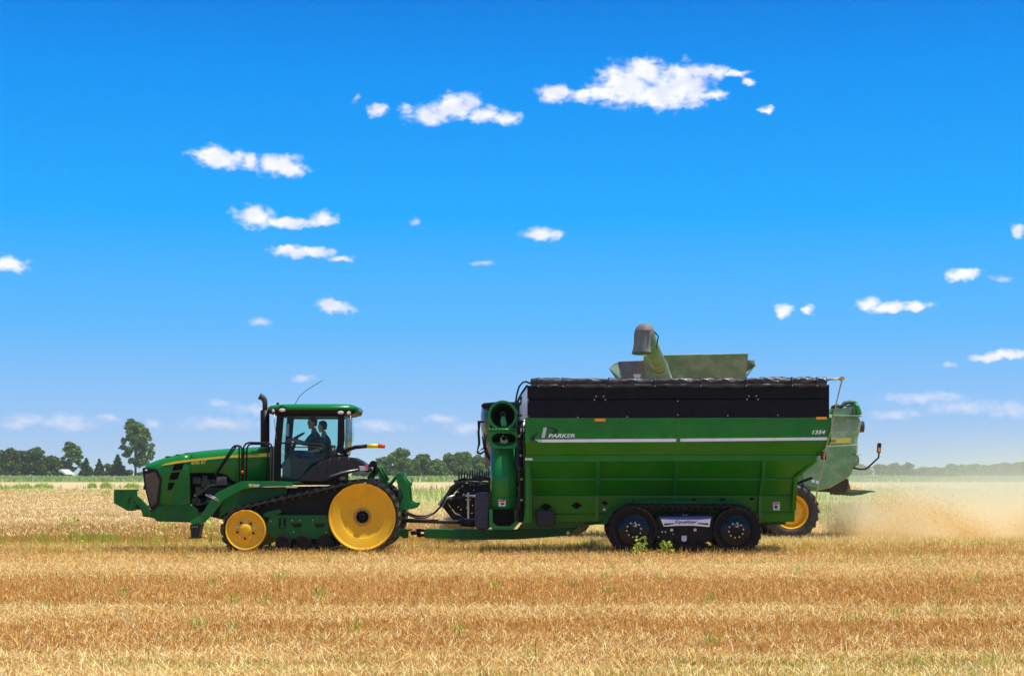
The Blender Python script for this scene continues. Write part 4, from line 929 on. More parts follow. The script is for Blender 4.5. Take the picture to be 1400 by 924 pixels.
for b, d in ((655,.035),(678.5,.04)):
    y = slope_y(b); e2 = MB(); e2.box(X(729,y), X(1090 if b < 670 else 1088,y), y-d, y+.03, Z(b+.9,y), Z(b-.7,y)); e2.build('rib', 'cgreen2', hop)  # cross ribs take the same painted-in light
y = slope_y(703)
e = MB(); e.tube([(X(731,y), y-.02, Z(703,y)), (X(1087,y), y-.02, Z(700,y))], .012, 6); e.build('seam', 'cgreen', hop)
# corner posts
e = MB(); e.pp([(722,571),(727,571),(727,715),(722,715)], NY+.30, NY+.42); e.build('corner_post', 'cgreen', hop, bevel=.008)
e = MB(); e.pp([(721,629),(729,631),(731,714),(718,716),(722,690)], NY+.38, NY+.5); e.build('gusset', 'cgreen', hop, bevel=.008)
# rear slope edge rib
e = MB(); rings = []
for a, b, yy in ((1119,629,NY+.30),(1091,653,NY+.62),(1087.5,697,NY+1.0)): rings.append([(X(a,yy)-.07,yy-.05,Z(b,yy)),(X(a,yy)+.02,yy-.05,Z(b,yy)),(X(a,yy)+.02,yy+.1,Z(b,yy)),(X(a,yy)-.07,yy+.1,Z(b,yy))])
e.loft(rings, smooth=False); e.build('rib', 'cgreen', hop)
# diamond openings, bigger toward the front
for px, pb, s_ in ((748,692.5,8.5),(790,691,8),(829,687.5,5),(868,686,5),(950,684,5),(989,683.5,5),(1029,681.5,4)):
    y = slope_y(pb)-.008; e = MB(); e.prism([(X(px-s_,y),Z(pb,y)),(X(px,y),Z(pb-s_*.62,y)),(X(px+s_,y),Z(pb,y)),(X(px,y),Z(pb+s_*.62,y))], y-.004, y+.03); e.build('inspection_port', 'void', hop)
# fender above the track
e = MB(); yf = NY+.45; e.pp([(826,716),(834,702),(846,692),(862,686.5),(880,684.5),(1000,684.5),(1022,688),(1034,697),(1034,700),(1020,692),(1000,688),(880,688),(862,690),(848,696),(838,706),(832,716)], yf, yf+.9); e.build('track_fender', 'tdark', gc)
# black extension walls
t_ = .03
for nm, (x0, x1, y0, y1) in dict(a=(725,1136.5,NY+.02,NY+.02+t_), b=(725,1136.5,gm_(NY+.05),gm_(NY+.02))).items():
    q = MB(); q.box(X(x0,NY), X(x1,NY), y0, y1, Z(571,NY)+.002, Z(546.4,NY)); q.build('lower_extension_panel', 'ext', gc)
    q = MB(); yy = .012 if nm == 'a' else -.012; q.box(X(x0,NY), X(x1,NY), y0-yy, y1-yy, Z(544.6,NY), Z(526.5,NY)); q.build('upper_extension_panel', 'ext', gc)
    q = MB(); q.box(X(x0,NY)+.01, X(x1,NY)-.01, y0+.016, y1+.016, Z(547,NY), Z(544,NY)); q.build('extension_joint', 'void', gc)
q = MB(); q.box(X(1135.5,NY), X(1137,NY), NY+.06, gm_(NY+.06), Z(571,NY)+.002, Z(526,NY)); q.build('rear_extension_panel', 'ext', gc)
# front wall leaning forward over the auger, pale to paint in its sky reflection
fx0, fx1 = X(724.6,NY), X(709,NY); zt, zb = Z(527,NY), Z(573,NY)
q = MB(); q.loft([[(fx0,NY+.03,zb),(fx0,NY+.03,zt),(X(715,NY),NY+.75,Z(536,NY)),(X(711,NY),NY+.8,Z(573,NY))],[(fx0+.03,NY+.03,zb),(fx0+.03,NY+.03,zt),(X(715,NY)+.04,NY+.75,Z(536,NY)),(X(711,NY)+.04,NY+.8,Z(573,NY))]], smooth=False)
q.loft([[(X(711,NY),NY+.81,Z(573,NY)),(X(715,NY),NY+.76,Z(536,NY)),(X(712,NY),NY+1.6,Z(548,NY)),(X(709,NY),NY+1.6,Z(573,NY))],[(X(711,NY)+.04,NY+.81,Z(573,NY)),(X(715,NY)+.04,NY+.76,Z(536,NY)),(X(712,NY)+.04,NY+1.6,Z(548,NY)),(X(709,NY)+.04,NY+1.6,Z(573,NY))]], smooth=False)
q.box(X(722,NY), X(725,NY), NY+1.6, gm_(NY+.03), zb, Z(530,NY))
fp = q.build('front_panel', 'skyglare', gc)
q = MB(); q.tube([(X(724.6,NY),NY+.02,Z(527,NY)),(X(715,NY),NY+.74,Z(536.5,NY)),(X(707,NY),NY+1.3,Z(549,NY))], .03, 6); q.build('panel_edge', 'black', fp)
q = MB(); q.tube([(X(716,NY),NY+.62,Z(540,NY)),(X(716,NY),NY+.62,Z(552,NY))], .035, 8); q.build('sight_window', 'black', fp)
q = MB(); q.tube([(X(a,NY+.8),NY+c,Z(b,NY+.8)) for a,b,c in ((706,548,1.3),(708.5,536,1.1),(712,527,.9),(717,522.6,.7),(722,522.6,.4),(728,526,.05))], .022, 8); q.build('tarp_bow', 'black', gc)
for (a, b) in ((713,574),(713,582),(716,590),(718,598),(712,566)):
    e = MB(); e.tube([(X(a-2,NY),NY+.5,Z(b,NY)),(X(722,NY),NY+.45,Z(b+1,NY))], .02, 6); e.build('hose_fitting', 'black', gc)
# tarp rolled along the near top edge
tp = MB(); rings = []; r0 = np.random.RandomState(3)
x0, x1 = X(729,NY), X(1134,NY); n_ = 300
for i in range(n_+1):
    t = i/n_; x = x0+(x1-x0)*t; rough = .35+.65*t
    ring = []
    for k in range(14):
        a = 2*math.pi*k/14; r = .083+.006*math.sin(x*2.1)
        r += rough*.020*math.sin(x*9+k*1.3+2*math.sin(x*2.7))+rough*.012*math.sin(x*23-k*2.1+3*math.sin(x*1.3))+.004*(r0.rand()-.5)
        if i in (0, n_): r *= .4
        ring.append((x, NY+.06+r*math.cos(a)*1.05, Z(521.7,NY)+.006*math.sin(x*1.3)+r*math.sin(a)))
    rings.append(ring)
tp.loft(rings); tpo = tp.build('rolled_tarp', 'tarp', gc)
tp = MB(); top = []; bot = []
for i in range(n_+1):
    x = x0+.02+(x1-x0-.04)*i/n_; w = .012*math.sin(x*6)+.012*math.sin(x*17+1)
    top.append((x, NY-.045+w*.6, Z(525,NY))); bot.append((x, NY-.055+w+.012*math.sin(x*9+2), Z(529.4,NY)+.012*math.sin(x*2.3)+.010*math.sin(x*13)))
tp.loft([top, [(a,b-.02,(c+bot[i][2])/2) for i,(a,b,c) in enumerate(top)], bot, [(a,b+.02,c+.004) for a,b,c in bot]], closed=False, cap=False)
tp.build('tarp_flap', 'tarp', tpo, fix=False)
for px in (740.5,774,837,899.5,961.8,1024,1086,1119.5):
    e = MB(); e.tube([(X(px,NY),NY+.02,Z(516.3,NY)),(X(px,NY),NY-.05,Z(519,NY)),(X(px,NY),NY-.075,Z(524,NY)),(X(px,NY),NY-.03,Z(529,NY))], .022, 6); so = e.build('tarp_strap', mat('strap_navy', (.01,.015,.04), .5) if px < 741 else bpy.data.materials['strap_navy'], tpo)
    e = MB(); e.cyl((X(px,NY),NY-.10,Z(527.5,NY)), (X(px,NY),NY-.06,Z(527.5,NY)), .014, seg=8); e.build('buckle', 'bolt', so)
# bolts on the black panels
for cx_ in (824.5, 1032.5):
    for a, b in ((-5,541.5),(5,541.5),(-7.5,546),(7.5,546)):
        e = MB(); e.cyl((X(cx_+a,NY),NY-.02,Z(b,NY)), (X(cx_+a,NY),NY+.03,Z(b,NY)), .014, seg=8); e.build('panel_bolt', 'bolt', gc)
for a, b in ((931,548),(931,567),(794,570),(862,569.5),(999,568),(1067,567.6),(726,549),(726,569)):
    e = MB(); e.cyl((X(a,NY),NY-.0,Z(b,NY)), (X(a,NY),NY+.03,Z(b,NY)), .013, seg=8); e.build('panel_bolt', 'bolt', gc)
e = MB(); e.box(X(930.6,NY), X(931.6,NY), NY+.012, NY+.03, Z(570,NY), Z(547,NY)); e.build('panel_seam', 'black', gc)
e = MB(); e.box(X(929.4,NY), X(933.8,NY), NY-.016, NY+.01, Z(604.6,NY), Z(572,NY)); e.build('seam_cover', 'cgreen', hop)
# decals
D = NY-.006
def decal(nm, pts, m, d=D, lab=None):
    e = MB(); e.prism([(X(a,NY),Z(b,NY)) for a, b in pts], d-.003, d+.004); return e.build(nm, m, gc, label=lab)
decal('white_stripe', [(745,600.4),(928.8,599.5),(928.8,603.7),(745,604.4)], 'white')
decal('white_stripe', [(934.4,599.5),(1134,597.8),(1134,601.6),(934.4,603.6)], 'white')
decal('logo_swoosh', [(728.8,599),(731,595.8),(736,593),(742,591.8),(737,594.5),(734.5,597.5),(735.5,600.5),(740,603.8),(733,602.5)], 'inkblack')
decal('logo_swoosh', [(735.3,600),(738,600.6),(745,600.6),(745,604.4),(740,604),(736,602.6)], 'silver')
decal('logo_bar', [(747.3,584.4),(751.8,584),(749,598),(744.4,598.2)], 'silver')
decal('logo_arc', [(751,583.8),(757,584),(763,585.2),(767.6,587.6),(766.8,590.2),(762,592.4),(757,593),(761.5,591),(763.4,588.6),(760,586),(755,584.8)], 'inkblack')
text('PARKER', 'brand_name', 753.8, 790.2, 598, 592.6, D-.004, 'white', gc, shear=.25, bold=.03)
text('1354', 'model_number', 1113, 1131.5, 593.6, 588.3, D-.004, 'white', gc, shear=.3, bold=.03, ry=rad(.6))
decal('orange_reflector', [(817.5,571.8),(832.2,571.8),(832.2,575.8),(817.5,575.8)], 'orange')
decal('orange_reflector', [(1118.8,570),(1133.2,570),(1133.2,573.4),(1118.8,573.4)], 'orange')
e = MB(); e.pp([(721.4,626),(732,626),(732,628.8),(721.4,628.8)], NY+.12, NY+.126); e.build('serial_plate', 'white', gc)
y = slope_y(695)-.02; e = MB(); e.prism([(X(a,y),Z(b,y)) for a,b in [(1058,686),(1067,686),(1067,697),(1058,697)]], y-.01, y+.02); w_o = e.build('warning_sticker', 'white', gc)
e = MB(); e.prism([(X(a,y),Z(b,y)) for a,b in [(1059,686.8),(1066,686.8),(1066,689),(1059,689)]], y-.013, y-.011); e.build('sticker_print', 'redsign', w_o)
e = MB(); e.prism([(X(a,y),Z(b,y)) for a,b in [(1060,690.3),(1065,691),(1063,693),(1065,695),(1060,694.6)]], y-.013, y-.011); e.build('sticker_print', 'inkblack', w_o)
y = slope_y(694)-.01; e = MB(); e.prism([(X(a,y),Z(b,y)) for a,b in [(826,694.8),(830,694.8),(830,697.8),(826,697.8)]], y-.02, y+.03); e.build('sticker', 'white', gc)

# undercarriage: tracks, wheels, beam
def cart_track(y0, y1, face):
    yf = y0 if face < 0 else y1; s = 1 if face < 0 else -1
    c1 = (X(871,35), Z(725,35), .60-.0); c2 = (X(1010,35), Z(726,35), .58)
    c1 = (c1[0], .60, .60); c2 = (c2[0], .59, .59)
    b = belt([c1, c2], y0, y1, .04, .035, .15); b.build('track', 'rubber2', gc)
    for c in (c1, c2):
        R = c[2]-.075
        w = MB(); P = lambda r, d: (r, yf+s*d)
        w.lathe(c[0], c[1], [P(R,.5), P(R,.03), P(R*.985,.0), P(R*.90,-.005), P(R*.86,.03), P(R*.70,.035)], 64, cap=False); wo_ = w.build('wheel', 'rubber2', gc)
        w = MB(); w.lathe(c[0], c[1], [P(R*.71,.06), P(R*.70,.015), P(R*.55,-.004), P(R*.38,-.016), P(R*.2,-.022), P(.001,-.024)], 64); do = w.build('disc', 'gloss', wo_)
        w = MB(); w.lathe(c[0], c[1], [P(.155,.02), P(.15,-.045), P(.10,-.055), P(.09,-.10), P(.06,-.11)], 32); hu = w.build('hub', 'black', do)
        for k in range(10):
            a = 2*math.pi*k/10+.15; w = MB(); q = (c[0]+.165*math.cos(a), c[1]+.165*math.sin(a)); w.cyl((q[0], yf-s*.06, q[1]), (q[0], yf+s*.0, q[1]), .018, seg=8); w.build('wheel_nut', 'bolt', do)
        for k in range(6):
            a = 2*math.pi*k/6; w = MB(); q = (c[0]+.08*math.cos(a), c[1]+.08*math.sin(a)); w.cyl((q[0], yf-s*.075, q[1]), (q[0], yf-s*.04, q[1]), .012, seg=8); w.build('hub_bolt', 'bolt', do)
        for a in (2.45, -.75):
            w = MB(); q = (c[0]+R*.57*math.cos(a), c[1]+R*.57*math.sin(a)); w.cyl((q[0], yf-s*.014, q[1]), (q[0], yf+s*.02, q[1]), .03, seg=14); w.build('disc_hole', 'void', do)
    for px in (908, 925, 943.5, 961):
        w = MB(); w.lathe(X(px,35), .225, [(.155, yf+s*.5), (.155, yf+s*.10), (.14, yf+s*.08), (.11, yf+s*.11), (.05, yf+s*.11), (.045, yf+s*.07)], 28); w.build('mid_roller', 'rubber2', gc)
    q = MB(); yb = yf+s*.06; y2 = yf+s*.45
    q.prism([(X(a,35),Z(b,35)) for a, b in [(903,704),(979,703),(982,722),(978,738),(965,744),(912,744),(902,738),(900,722)]], min(yb+s*.05,y2), max(yb+s*.05,y2)); q.build('bogie_frame', 'black', gc, bevel=.01)
    if face < 0:
        q = MB(); q.pp([(906.5,706.5),(977,705.6),(975,713),(974,720),(952,718.2),(930,718.4),(912,719.5),(909,713)], yb-.06, yb-.03); eq = q.build('beam_cover', 'white', gc)
        q = MB(); q.pp([(906.5,706.3),(977,705.4),(976.2,708.6),(960,710),(925,710),(907.6,709.2)], yb-.064, yb-.0605); q.build('blue_band', 'blue', eq)
        q = MB(); q.pp([(912,715.2),(926,714.6),(926,716),(913,718)], yb-.064, yb-.0605); q.build('pinstripe', 'inkblack', eq)
        q = MB(); q.pp([(958,714.4),(973,714.8),(972.4,717.4),(958,715.8)], yb-.064, yb-.0605); q.build('pinstripe', 'inkblack', eq)
        text('Equalizer', 'beam_lettering', 927, 957.5, 716.4, 710.9, yb-.062, 'inkblack', eq, shear=.3, bold=.02)
        for a, b, r in ((923,724.5,.035),(955,724.2,.035),(910,727,.018),(914.5,727,.018),(935,719.5,.022),(941,722,.018),(939,704,.012),(943,704,.012),(905,734,.014),(925,730,.012)):
            q = MB(); q.cyl((X(a,35),yb+.02,Z(b,35)), (X(a,35),yb-.01+.08,Z(b,35)), r, seg=14); q.build('frame_bolt', 'bolt', gc)
        q = MB(); q.lathe(X(939,35), Z(723,35), [(.16,yb+.07),(.15,yb+.03),(.12,yb+.02),(.05,yb+.01)], 32); q.build('pivot_hub', 'black', gc)
        q = MB(); q.pp([(936,732),(943,732),(943,738),(941,740),(938,740),(936,738)], yb+.0, yb+.05); q.build('badge', 'silver', gc)
cart_track(35.0, 35.62, -1); cart_track(gm_(35.62), gm_(35.0), 1)
q = MB(); q.box(X(925,35), X(956,35), 35.5, gm_(35.5), Z(728,35), Z(700,35)); q.build('axle', 'black', gc, bevel=.02)
q = MB(); q.box(X(800,GY), X(1070,GY), GY-.45, GY+.45, Z(716,GY), Z(706,GY)); q.build('frame_rail', 'tdark', gc, bevel=.02)
# tongue
GT = GY-.16
q = MB(); q.pp([(579,725.5),(582,723.5),(707,724.5),(740,722.5),(790,717.5),(797,714),(786,725),(777,731.5),(755,734),(707,737.6),(650,738),(582,736),(579,734)], GT-.10, GT+.42); tg = q.build('tongue', 'tdark', gc, bevel=.012)
q = MB(); q.pp([(718,700),(731,690),(800,706),(822,712),(822,716),(777,722),(707,724),(714,715)], GT-.12, GT+.44); q.build('front_frame', 'cgreen', gc, bevel=.01)
q = MB(); q.tube([(X(560,GT),CY,Z(729.5,GT)),(X(570,GT),CY,Z(728.5,GT))], .05, 8); q.tube([(X(568,GT),CY-.08,Z(725,GT)),(X(582,GT),CY-.08,Z(726,GT))], .035, 8); q.tube([(X(568,GT),CY+.08,Z(733,GT)),(X(582,GT),CY+.08,Z(732,GT))], .035, 8); q.tube([(X(572,GT),CY,Z(723,GT)),(X(572,GT),CY,Z(735,GT))], .03, 8); q.build('hitch_clevis', 'black', tg)
q = MB(); q.cyl((X(777,GT),GT-.13,Z(728,GT)),(X(777,GT),GT-.09,Z(728,GT)), .04, seg=12); q.build('jack_pin', 'bolt', tg)
q = MB(); q.cyl((X(548,CY),CY,Z(711.5,CY)), (X(632,CY),CY,Z(714,CY)), .052, seg=14); q.build('pto_shaft', mat('shaft_grey', (.06,.05,.045), .4, .5, .3, 4), gc)
q = MB(); q.cyl((X(630,CY),CY,Z(714,CY)), (X(652,CY),CY,Z(715,CY)), .10, seg=16); q.cyl((X(629,CY),CY,Z(714,CY)), (X(633,CY),CY,Z(714,CY)), .075, .10, seg=16); q.build('pto_bell', 'plastic', gc)
for k, dy in enumerate((0, .05, -.05)):
    q = MB(); q.tube([(X(552,CY)+.02*k,CY-.45,Z(695,CY)),(X(561,CY),CY-.4+dy,Z(701.5,CY)-.02*k),(X(570,CY),CY-.3+dy,Z(705,CY)-.02*k),(X(582,CY),CY-.2+dy,Z(705.2,CY)-.02*k),(X(593,CY),CY-.1+dy,Z(701.5,CY)),(X(602,CY),CY+dy,Z(692,CY)),(X(609,CY),CY+dy,Z(678,CY)),(X(616,CY),CY+dy,Z(666,CY)),(X(625,CY),CY+dy,Z(659.5,CY)),(X(640,CY),CY+dy,Z(658,CY)),(X(668,CY),CY+dy,Z(660,CY))], .024, 8); q.build('hydraulic_hose', 'plastic', gc)
q = MB(); q.tube([(X(602,CY),CY,Z(692,CY)),(X(607,CY),CY,Z(682,CY))], .05, 8); q.build('hose_coupling', 'steel', gc)
# auger column at the front
AY = 35.75
q = MB(); AX = X(691,AY); rA = PX(19.3,AY)
q.cyl((AX,AY+rA,Z(708,AY)), (AX,AY+rA,Z(604,AY)), rA, seg=40); au = q.build('auger_tube', 'cgreen2', gc)
q = MB(); q.tube([(AX,AY+rA,Z(684,AY)),(AX,AY+rA,Z(680.5,AY))], rA+.015, 40); q.build('tube_collar', 'cgreen2', au)
q = MB(); q.pp([(676,696),(706,696),(706,714),(700,721),(681,721),(676,714)], AY-.02, AY+.2); q.build('boot_opening', 'void', au)
q = MB(); q.pp([(671,696),(676,696),(676,714),(682,719),(700,719),(706,714),(706,696),(711,696),(711,716),(704,724),(676,724),(671,718)], AY-.06, AY+.6); q.build('auger_boot', 'cgreen2', gc, bevel=.01)
q = MB(); q.pp([(684,683),(693.5,683),(693.5,692),(684,692)], AY-.012, AY+.02); d_ = q.build('warning_sticker', 'white', au); q = MB(); q.pp([(685,683.6),(692.5,683.6),(692.5,686),(685,686)], AY-.015, AY-.0125); q.build('sticker_print', 'redsign', d_)
q = MB(); q.pp([(686,688),(691,687),(692,689.5),(688,690.5)], AY-.015, AY-.0125); q.build('sticker_print', 'inkblack', d_)
# lower flange with its oval mouth: plate with hole
def flange(nm, cx, cy, ro, rh, depth, m='cgreen2', outer=None, Y0=AY-.1, parent=gc):
    e = MB(); seg = 48; o_, i_ = [], []
    for k in range(seg):
        a = 2*math.pi*k/seg; i_.append((cx+rh[0]*math.cos(a), cy+rh[1]*math.sin(a)))
        if outer is None: o_.append((cx+ro[0]*math.cos(a), cy+ro[1]*math.sin(a)))
        else:
            c, s = math.cos(a), math.sin(a); best = 1e9
            for j in range(len(outer)):
                (x1,y1),(x2,y2) = outer[j], outer[(j+1) % len(outer)]; x1-=cx; x2-=cx; y1-=cy; y2-=cy
                dn = c*(y2-y1)-s*(x2-x1)
                if abs(dn) < 1e-9: continue
                t = (x1*(y2-y1)-y1*(x2-x1))/dn; u = (x1*s-y1*c)/dn if abs(dn) else 0
                if t > 0 and -1e-6 <= u <= 1+1e-6: best = min(best, t)
            o_.append((cx+best*c, cy+best*s))
    W_ = lambda p, y: (X(p[0],Y0), y, Z(p[1],Y0))
    e.loft([[W_(p,Y0+.06) for p in o_],[W_(p,Y0) for p in o_],[W_(p,Y0) for p in i_],[W_(((p[0]-cx)*.93+cx,(p[1]-cy)*.93+cy),Y0+.2) for p in i_],[W_(((p[0]-cx)*.80+cx,(p[1]-cy)*.8+cy),Y0+depth) for p in i_]], cap=False, smooth=False)
    o = e.build(nm, m, parent, fix=False); 
    e = MB(); e.add([W_(((p[0]-cx)*.81+cx,(p[1]-cy)*.81+cy),Y0+depth-.01) for p in i_], [tuple(range(seg))]); e.build('flange_back', 'void', o, fix=False); return o
fl = flange('lower_flange', 691.5, 600, None, (17.3,10), .40, outer=[(671,588.5),(710,588.5),(712.5,598),(711,609),(706,613),(678,613),(671.5,609),(669.5,598)])
uf = flange('upper_auger_mouth', 689.5, 567.2, (20,20.4), (17,17.2), .75)
q = MB(); q.lathe(X(689.5,AY-.1), Z(567.2,AY-.1), [(PX(20,AY-.1),AY-.04),(PX(19.6,AY-.1),AY+.9)], 40, cap=False); q.build('upper_auger_tube', 'cgreen2', gc, fix=False)
q = MB(); q.pp([(670,566),(673,566),(672,588),(709,588),(706.5,566),(709.5,566),(711.5,592),(670,592)], AY-.08, AY+.3); q.build('hinge_bracket', 'cgreen2', gc, bevel=.008)
for cx_, cy_ in ((690,566),(691.5,599)):
    q = MB(); q.cyl((X(cx_,AY),AY-.12,Z(cy_,AY)), (X(cx_,AY),AY+.6,Z(cy_,AY)), .055, seg=14); ho_ = q.build('auger_shaft', 'cgreen2', gc)
    q = MB()
    if cy_ < 580: q.pp([(688,567),(692.5,569),(695,578),(694,582),(688,582),(686.5,576)], AY-.02, AY+.04)
    else: q.pp([(686,600),(690,594),(692,597),(697,602),(694,606),(687,605)], AY-.06, AY-.02)
    q.build('auger_flighting', mat('bright_green', (.03,.36,.10), .35) if cy_ < 580 else 'pale', ho_)
    q = MB(); q.lathe(X(cx_,AY), Z(cy_,AY), [(.05,AY-.135),(.03,AY-.145)], 14, cap=True); q.build('shaft_bore', 'void', ho_)
q = MB(); q.tube([(X(669,AY),AY-.14,Z(587.5,AY)),(X(709,AY),AY-.14,Z(587.5,AY))], .03, 8)
for k in range(9): q.cyl((X(671+4.5*k,AY),AY-.14,Z(587.5,AY)),(X(672.6+4.5*k,AY),AY-.14,Z(587.5,AY)), .045, seg=8)
q.build('hinge_rod', 'cgreen2', gc)
for s_ in (667.5, 715.5):
    q = MB(); q.cyl((X(s_,AY),AY-.05,Z(609,AY)), (X(s_+3,AY),AY-.05,Z(609,AY)), .04, seg=8); q.build('hinge_pin', 'brass', gc)
# clutter between column and hopper
q = MB(); q.tube([(X(714,NY),NY+.6,Z(575,NY)),(X(715,NY),NY+.6,Z(715,NY))], .07, 8); q.build('hydraulic_cylinder', 'black', gc)
q = MB(); q.tube([(X(719,NY),NY+.7,Z(572,NY)),(X(718,NY),NY+.7,Z(640,NY))], .05, 8); q.build('hydraulic_cylinder', 'steel', gc)
q = MB(); q.box(X(711,NY), X(722,NY), NY+.8, NY+1.2, Z(716,NY), Z(574,NY)); q.build('front_wall', 'tdark', gc)
for k, (a, b) in enumerate(((713,612),(715,622),(712.5,640),(716,655),(713,668),(716,684),(713,595))):
    q = MB(); q.ball((X(a,NY),NY+.5,Z(b,NY)), .035, 6); q.build('fitting', 'bolt' if k % 2 else 'brass', gc)
for k in range(3):
    q = MB(); q.tube([(X(712+k,NY),NY+.52,Z(600,NY)),(X(709+k,NY),NY+.4,Z(630,NY)),(X(714,NY),NY+.45,Z(660,NY)),(X(710+2*k,NY),NY+.5,Z(690,NY)),(X(708,NY),NY+.5,Z(714,NY))], .018, 6); q.build('hydraulic_hose', 'plastic', gc)
q = MB(); q.pp([(651,677),(654,673.5),(668,673.5),(670,677),(671,690),(671,721),(669,724),(653,724),(651,716)], AY+.1, AY+.9); q.build('gearbox_guard', 'navy', gc, bevel=.04)
q = MB(); q.pp([(734,699),(737,697.5),(760,697.5),(762,700),(761,718),(758,720.5),(740,720.5),(736,718)], NY+.6, NY+1.0); q.build('toolbox', 'plastic', gc, bevel=.03)
# rear tarp crank
q = MB(); q.tube([(X(1133,NY),NY+.06,Z(519.5,NY)),(X(1154,NY),NY+.04,Z(517.8,NY))], .022, 8); ck = q.build('tarp_crank', 'brass', gc)
q = MB(); q.tube([(X(a,NY),NY-.02,Z(b,NY)) for a, b in ((1153.5,516.5),(1153,522),(1146,551),(1140,579),(1138.5,590),(1132.5,609),(1127,640),(1121,664),(1118.5,680),(1117.5,687))], [.024,.017,.014,.014,.014,.015,.013,.013,.016,.022], 8); q.build('crank_arm', 'brass', ck)
q = MB(); q.cyl((X(1153.5,NY),NY-.08,Z(518,NY)),(X(1153.5,NY),NY+.1,Z(518,NY)), .05, seg=12); q.build('crank_joint', 'brass', ck)
q = MB(); q.pp([(1126,617.5),(1132.6,617.5),(1132.6,628),(1126,628)], NY+.02, NY+.14); q.box(X(1120,NY), X(1127,NY), NY+.06, NY+.09, Z(622.5,NY), Z(620.5,NY)); tl = q.build('tail_lamp', 'black', gc, bevel=.01)
q = MB(); q.pp([(1127.5,619),(1130,619),(1130,626.5),(1127.5,626.5)], NY+.008, NY+.03); q.build('red_lens', 'red', tl)
for a, b in ((1115,657.5),(1121,659)):
    q = MB(); q.pp([(a-2,b-2),(a+2,b-2),(a+2,b+2),(a-2,b+2)], NY-.03, NY+.03); q.build('crank_clip', 'white', ck)
q = MB(); q.tube([(X(1090,NY),NY+.9,Z(665,NY)),(X(1095,NY),NY+.8,Z(663,NY)),(X(1118,NY),NY+.5,Z(653,NY))], .03, 8); q.build('rear_brace', 'black', gc)
q = MB(); q.tube([(X(1092,NY),NY+.9,Z(656,NY)),(X(1092,NY),NY+.9,Z(668,NY))], .03, 8); q.build('rear_hook', 'steel', gc)
gc.rotation_euler = (0, 0, rad(-2.2))

# ------------------------------------------------------------------ combine harvester behind the cart
BY = 43.3; BC = 45.1            # near side and centre line
cb = thing('combine_harvester', 'dusty pale green combine harvester standing behind the grain cart', 'combine', (X(960,BC), BC, 0))
def bm_(y): return 2*BC-y
def BP(nm, pts, y0, y1, m, par=cb, bevel=.02): e = MB(); e.prism([(X(a,BY+.25),Z(b,BY+.25)) for a, b in pts], y0, y1); return e.build(nm, m, par, bevel=bevel)
BY2 = BY+.25
# main shell: sections along x with rounded back
def bring(px, pt, pb, ins): 
    y0 = BY2+ins; y1 = bm_(y0); x = X(px,BY2); zt, zb = Z(pt,BY2), Z(pb,BY2); zm = zt-.25*(zt-zb)
    return [(x,y0+.12,zb),(x,y0,zb+.35*(zt-zb)),(x,y0,zt-.12),(x,y0+.12,zt),(x,y1-.12,zt),(x,y1,zt-.12),(x,y1,zb+.35*(zt-zb)),(x,y1-.12,zb)]
e = MB()
e.prism([(X(a,BY2),Z(b,BY2)) for a, b in [(800,566),(1136,566),(1176.4,569.5),(1178,577),(1176.5,590),(1174,597),(1173.5,621),(1177,627),(1175.5,634),(1167,641.5),(1164,650.5),(1148,660),(1135,667.5),(1114,671.5),(1096,668),(1080,662),(1060,680),(1000,690),(800,690)]], BY2, bm_(BY2))
bd = e.build('body', 'pale', cb, bevel=.10)
e = MB(); e.prism([(X(a,BY2),Z(b,BY2)) for a, b in [(1138,567),(1177,567.5),(1178,569.8),(1139,569.6)]], BY2-.03, bm_(BY2-.03)); e.build('top_lip', 'pale', bd, bevel=.01)
e = MB(); e.prism([(X(a,BY2),Z(b,BY2)) for a, b in [(1165,620.6),(1177,620.8),(1178,622),(1165,621.8)]], BY2-.05, BY2+.1); e.build('panel_lip', 'white', bd)
e = MB(); e.prism([(X(a,BY2),Z(b,BY2)) for a, b in [(1137,563),(1140,557),(1150,558.5),(1160,556.5),(1166,552.5),(1172,552),(1175,558),(1177,567),(1137,567)]], BY2+.1, bm_(BY2+.1)); rs_ = e.build('engine_hood', 'pale', cb, bevel=.03)
e = MB(); e.tube([(X(a,BY2),BY2+.2,Z(b,BY2)) for a, b in ((1140,557),(1146,554),(1152,556),(1156,551),(1163,549.4),(1170,550),(1174,552.5))], .06, 8); e.build('dust_screen_rim', 'paledark', rs_)
e = MB(); e.tube([(X(a,BY2),BY2+.1,Z(b,BY2)) for a, b in ((1137,557),(1148,556),(1153,553.5),(1160,555),(1168,552.5))], .025, 6); e.cyl((X(1143,BY2),BY2+.2,Z(557,BY2)),(X(1143,BY2),BY2+.2,Z(553,BY2)),.03,seg=8); e.build('hood_pipe', 'plastic', rs_)
for px in (1138.5, 1166):
    e = MB(); e.box(X(px,BY2), X(px+1.2,BY2), BY2+.07, BY2+.1, Z(566,BY2), Z(559,BY2)); e.build('hood_rib', 'paledark', rs_)
e = MB(); e.tube([(X(1169,BY2),BY2+.08,Z(552,BY2)),(X(1173,BY2),BY2+.06,Z(556,BY2)),(X(1176,BY2),BY2+.05,Z(567,BY2))], .07, 8); e.build('corner_trim', mat('clean_green', (.02,.30,.06), .4), rs_)
e = MB(); e.prism([(X(a,BY2),Z(b,BY2)) for a, b in [(1080,600.5),(1163.2,598.8),(1163,605.5),(1080,607.5)]], BY2-.012, BY2+.01); ds = e.build('side_stripe', 'stripe2', cb)
text('JOHN DEERE', 'maker_name', 1103, 1142.6, 605.3, 600.7, BY2-.014, 'inkblack', cb, bold=.01)
for a, b in ((1150,625),(1142,640),(1168,612)):
    e = MB(); e.ball((X(a,BY2),BY2,Z(b,BY2)), .02, 6); e.build('panel_screw', 'bolt', bd)
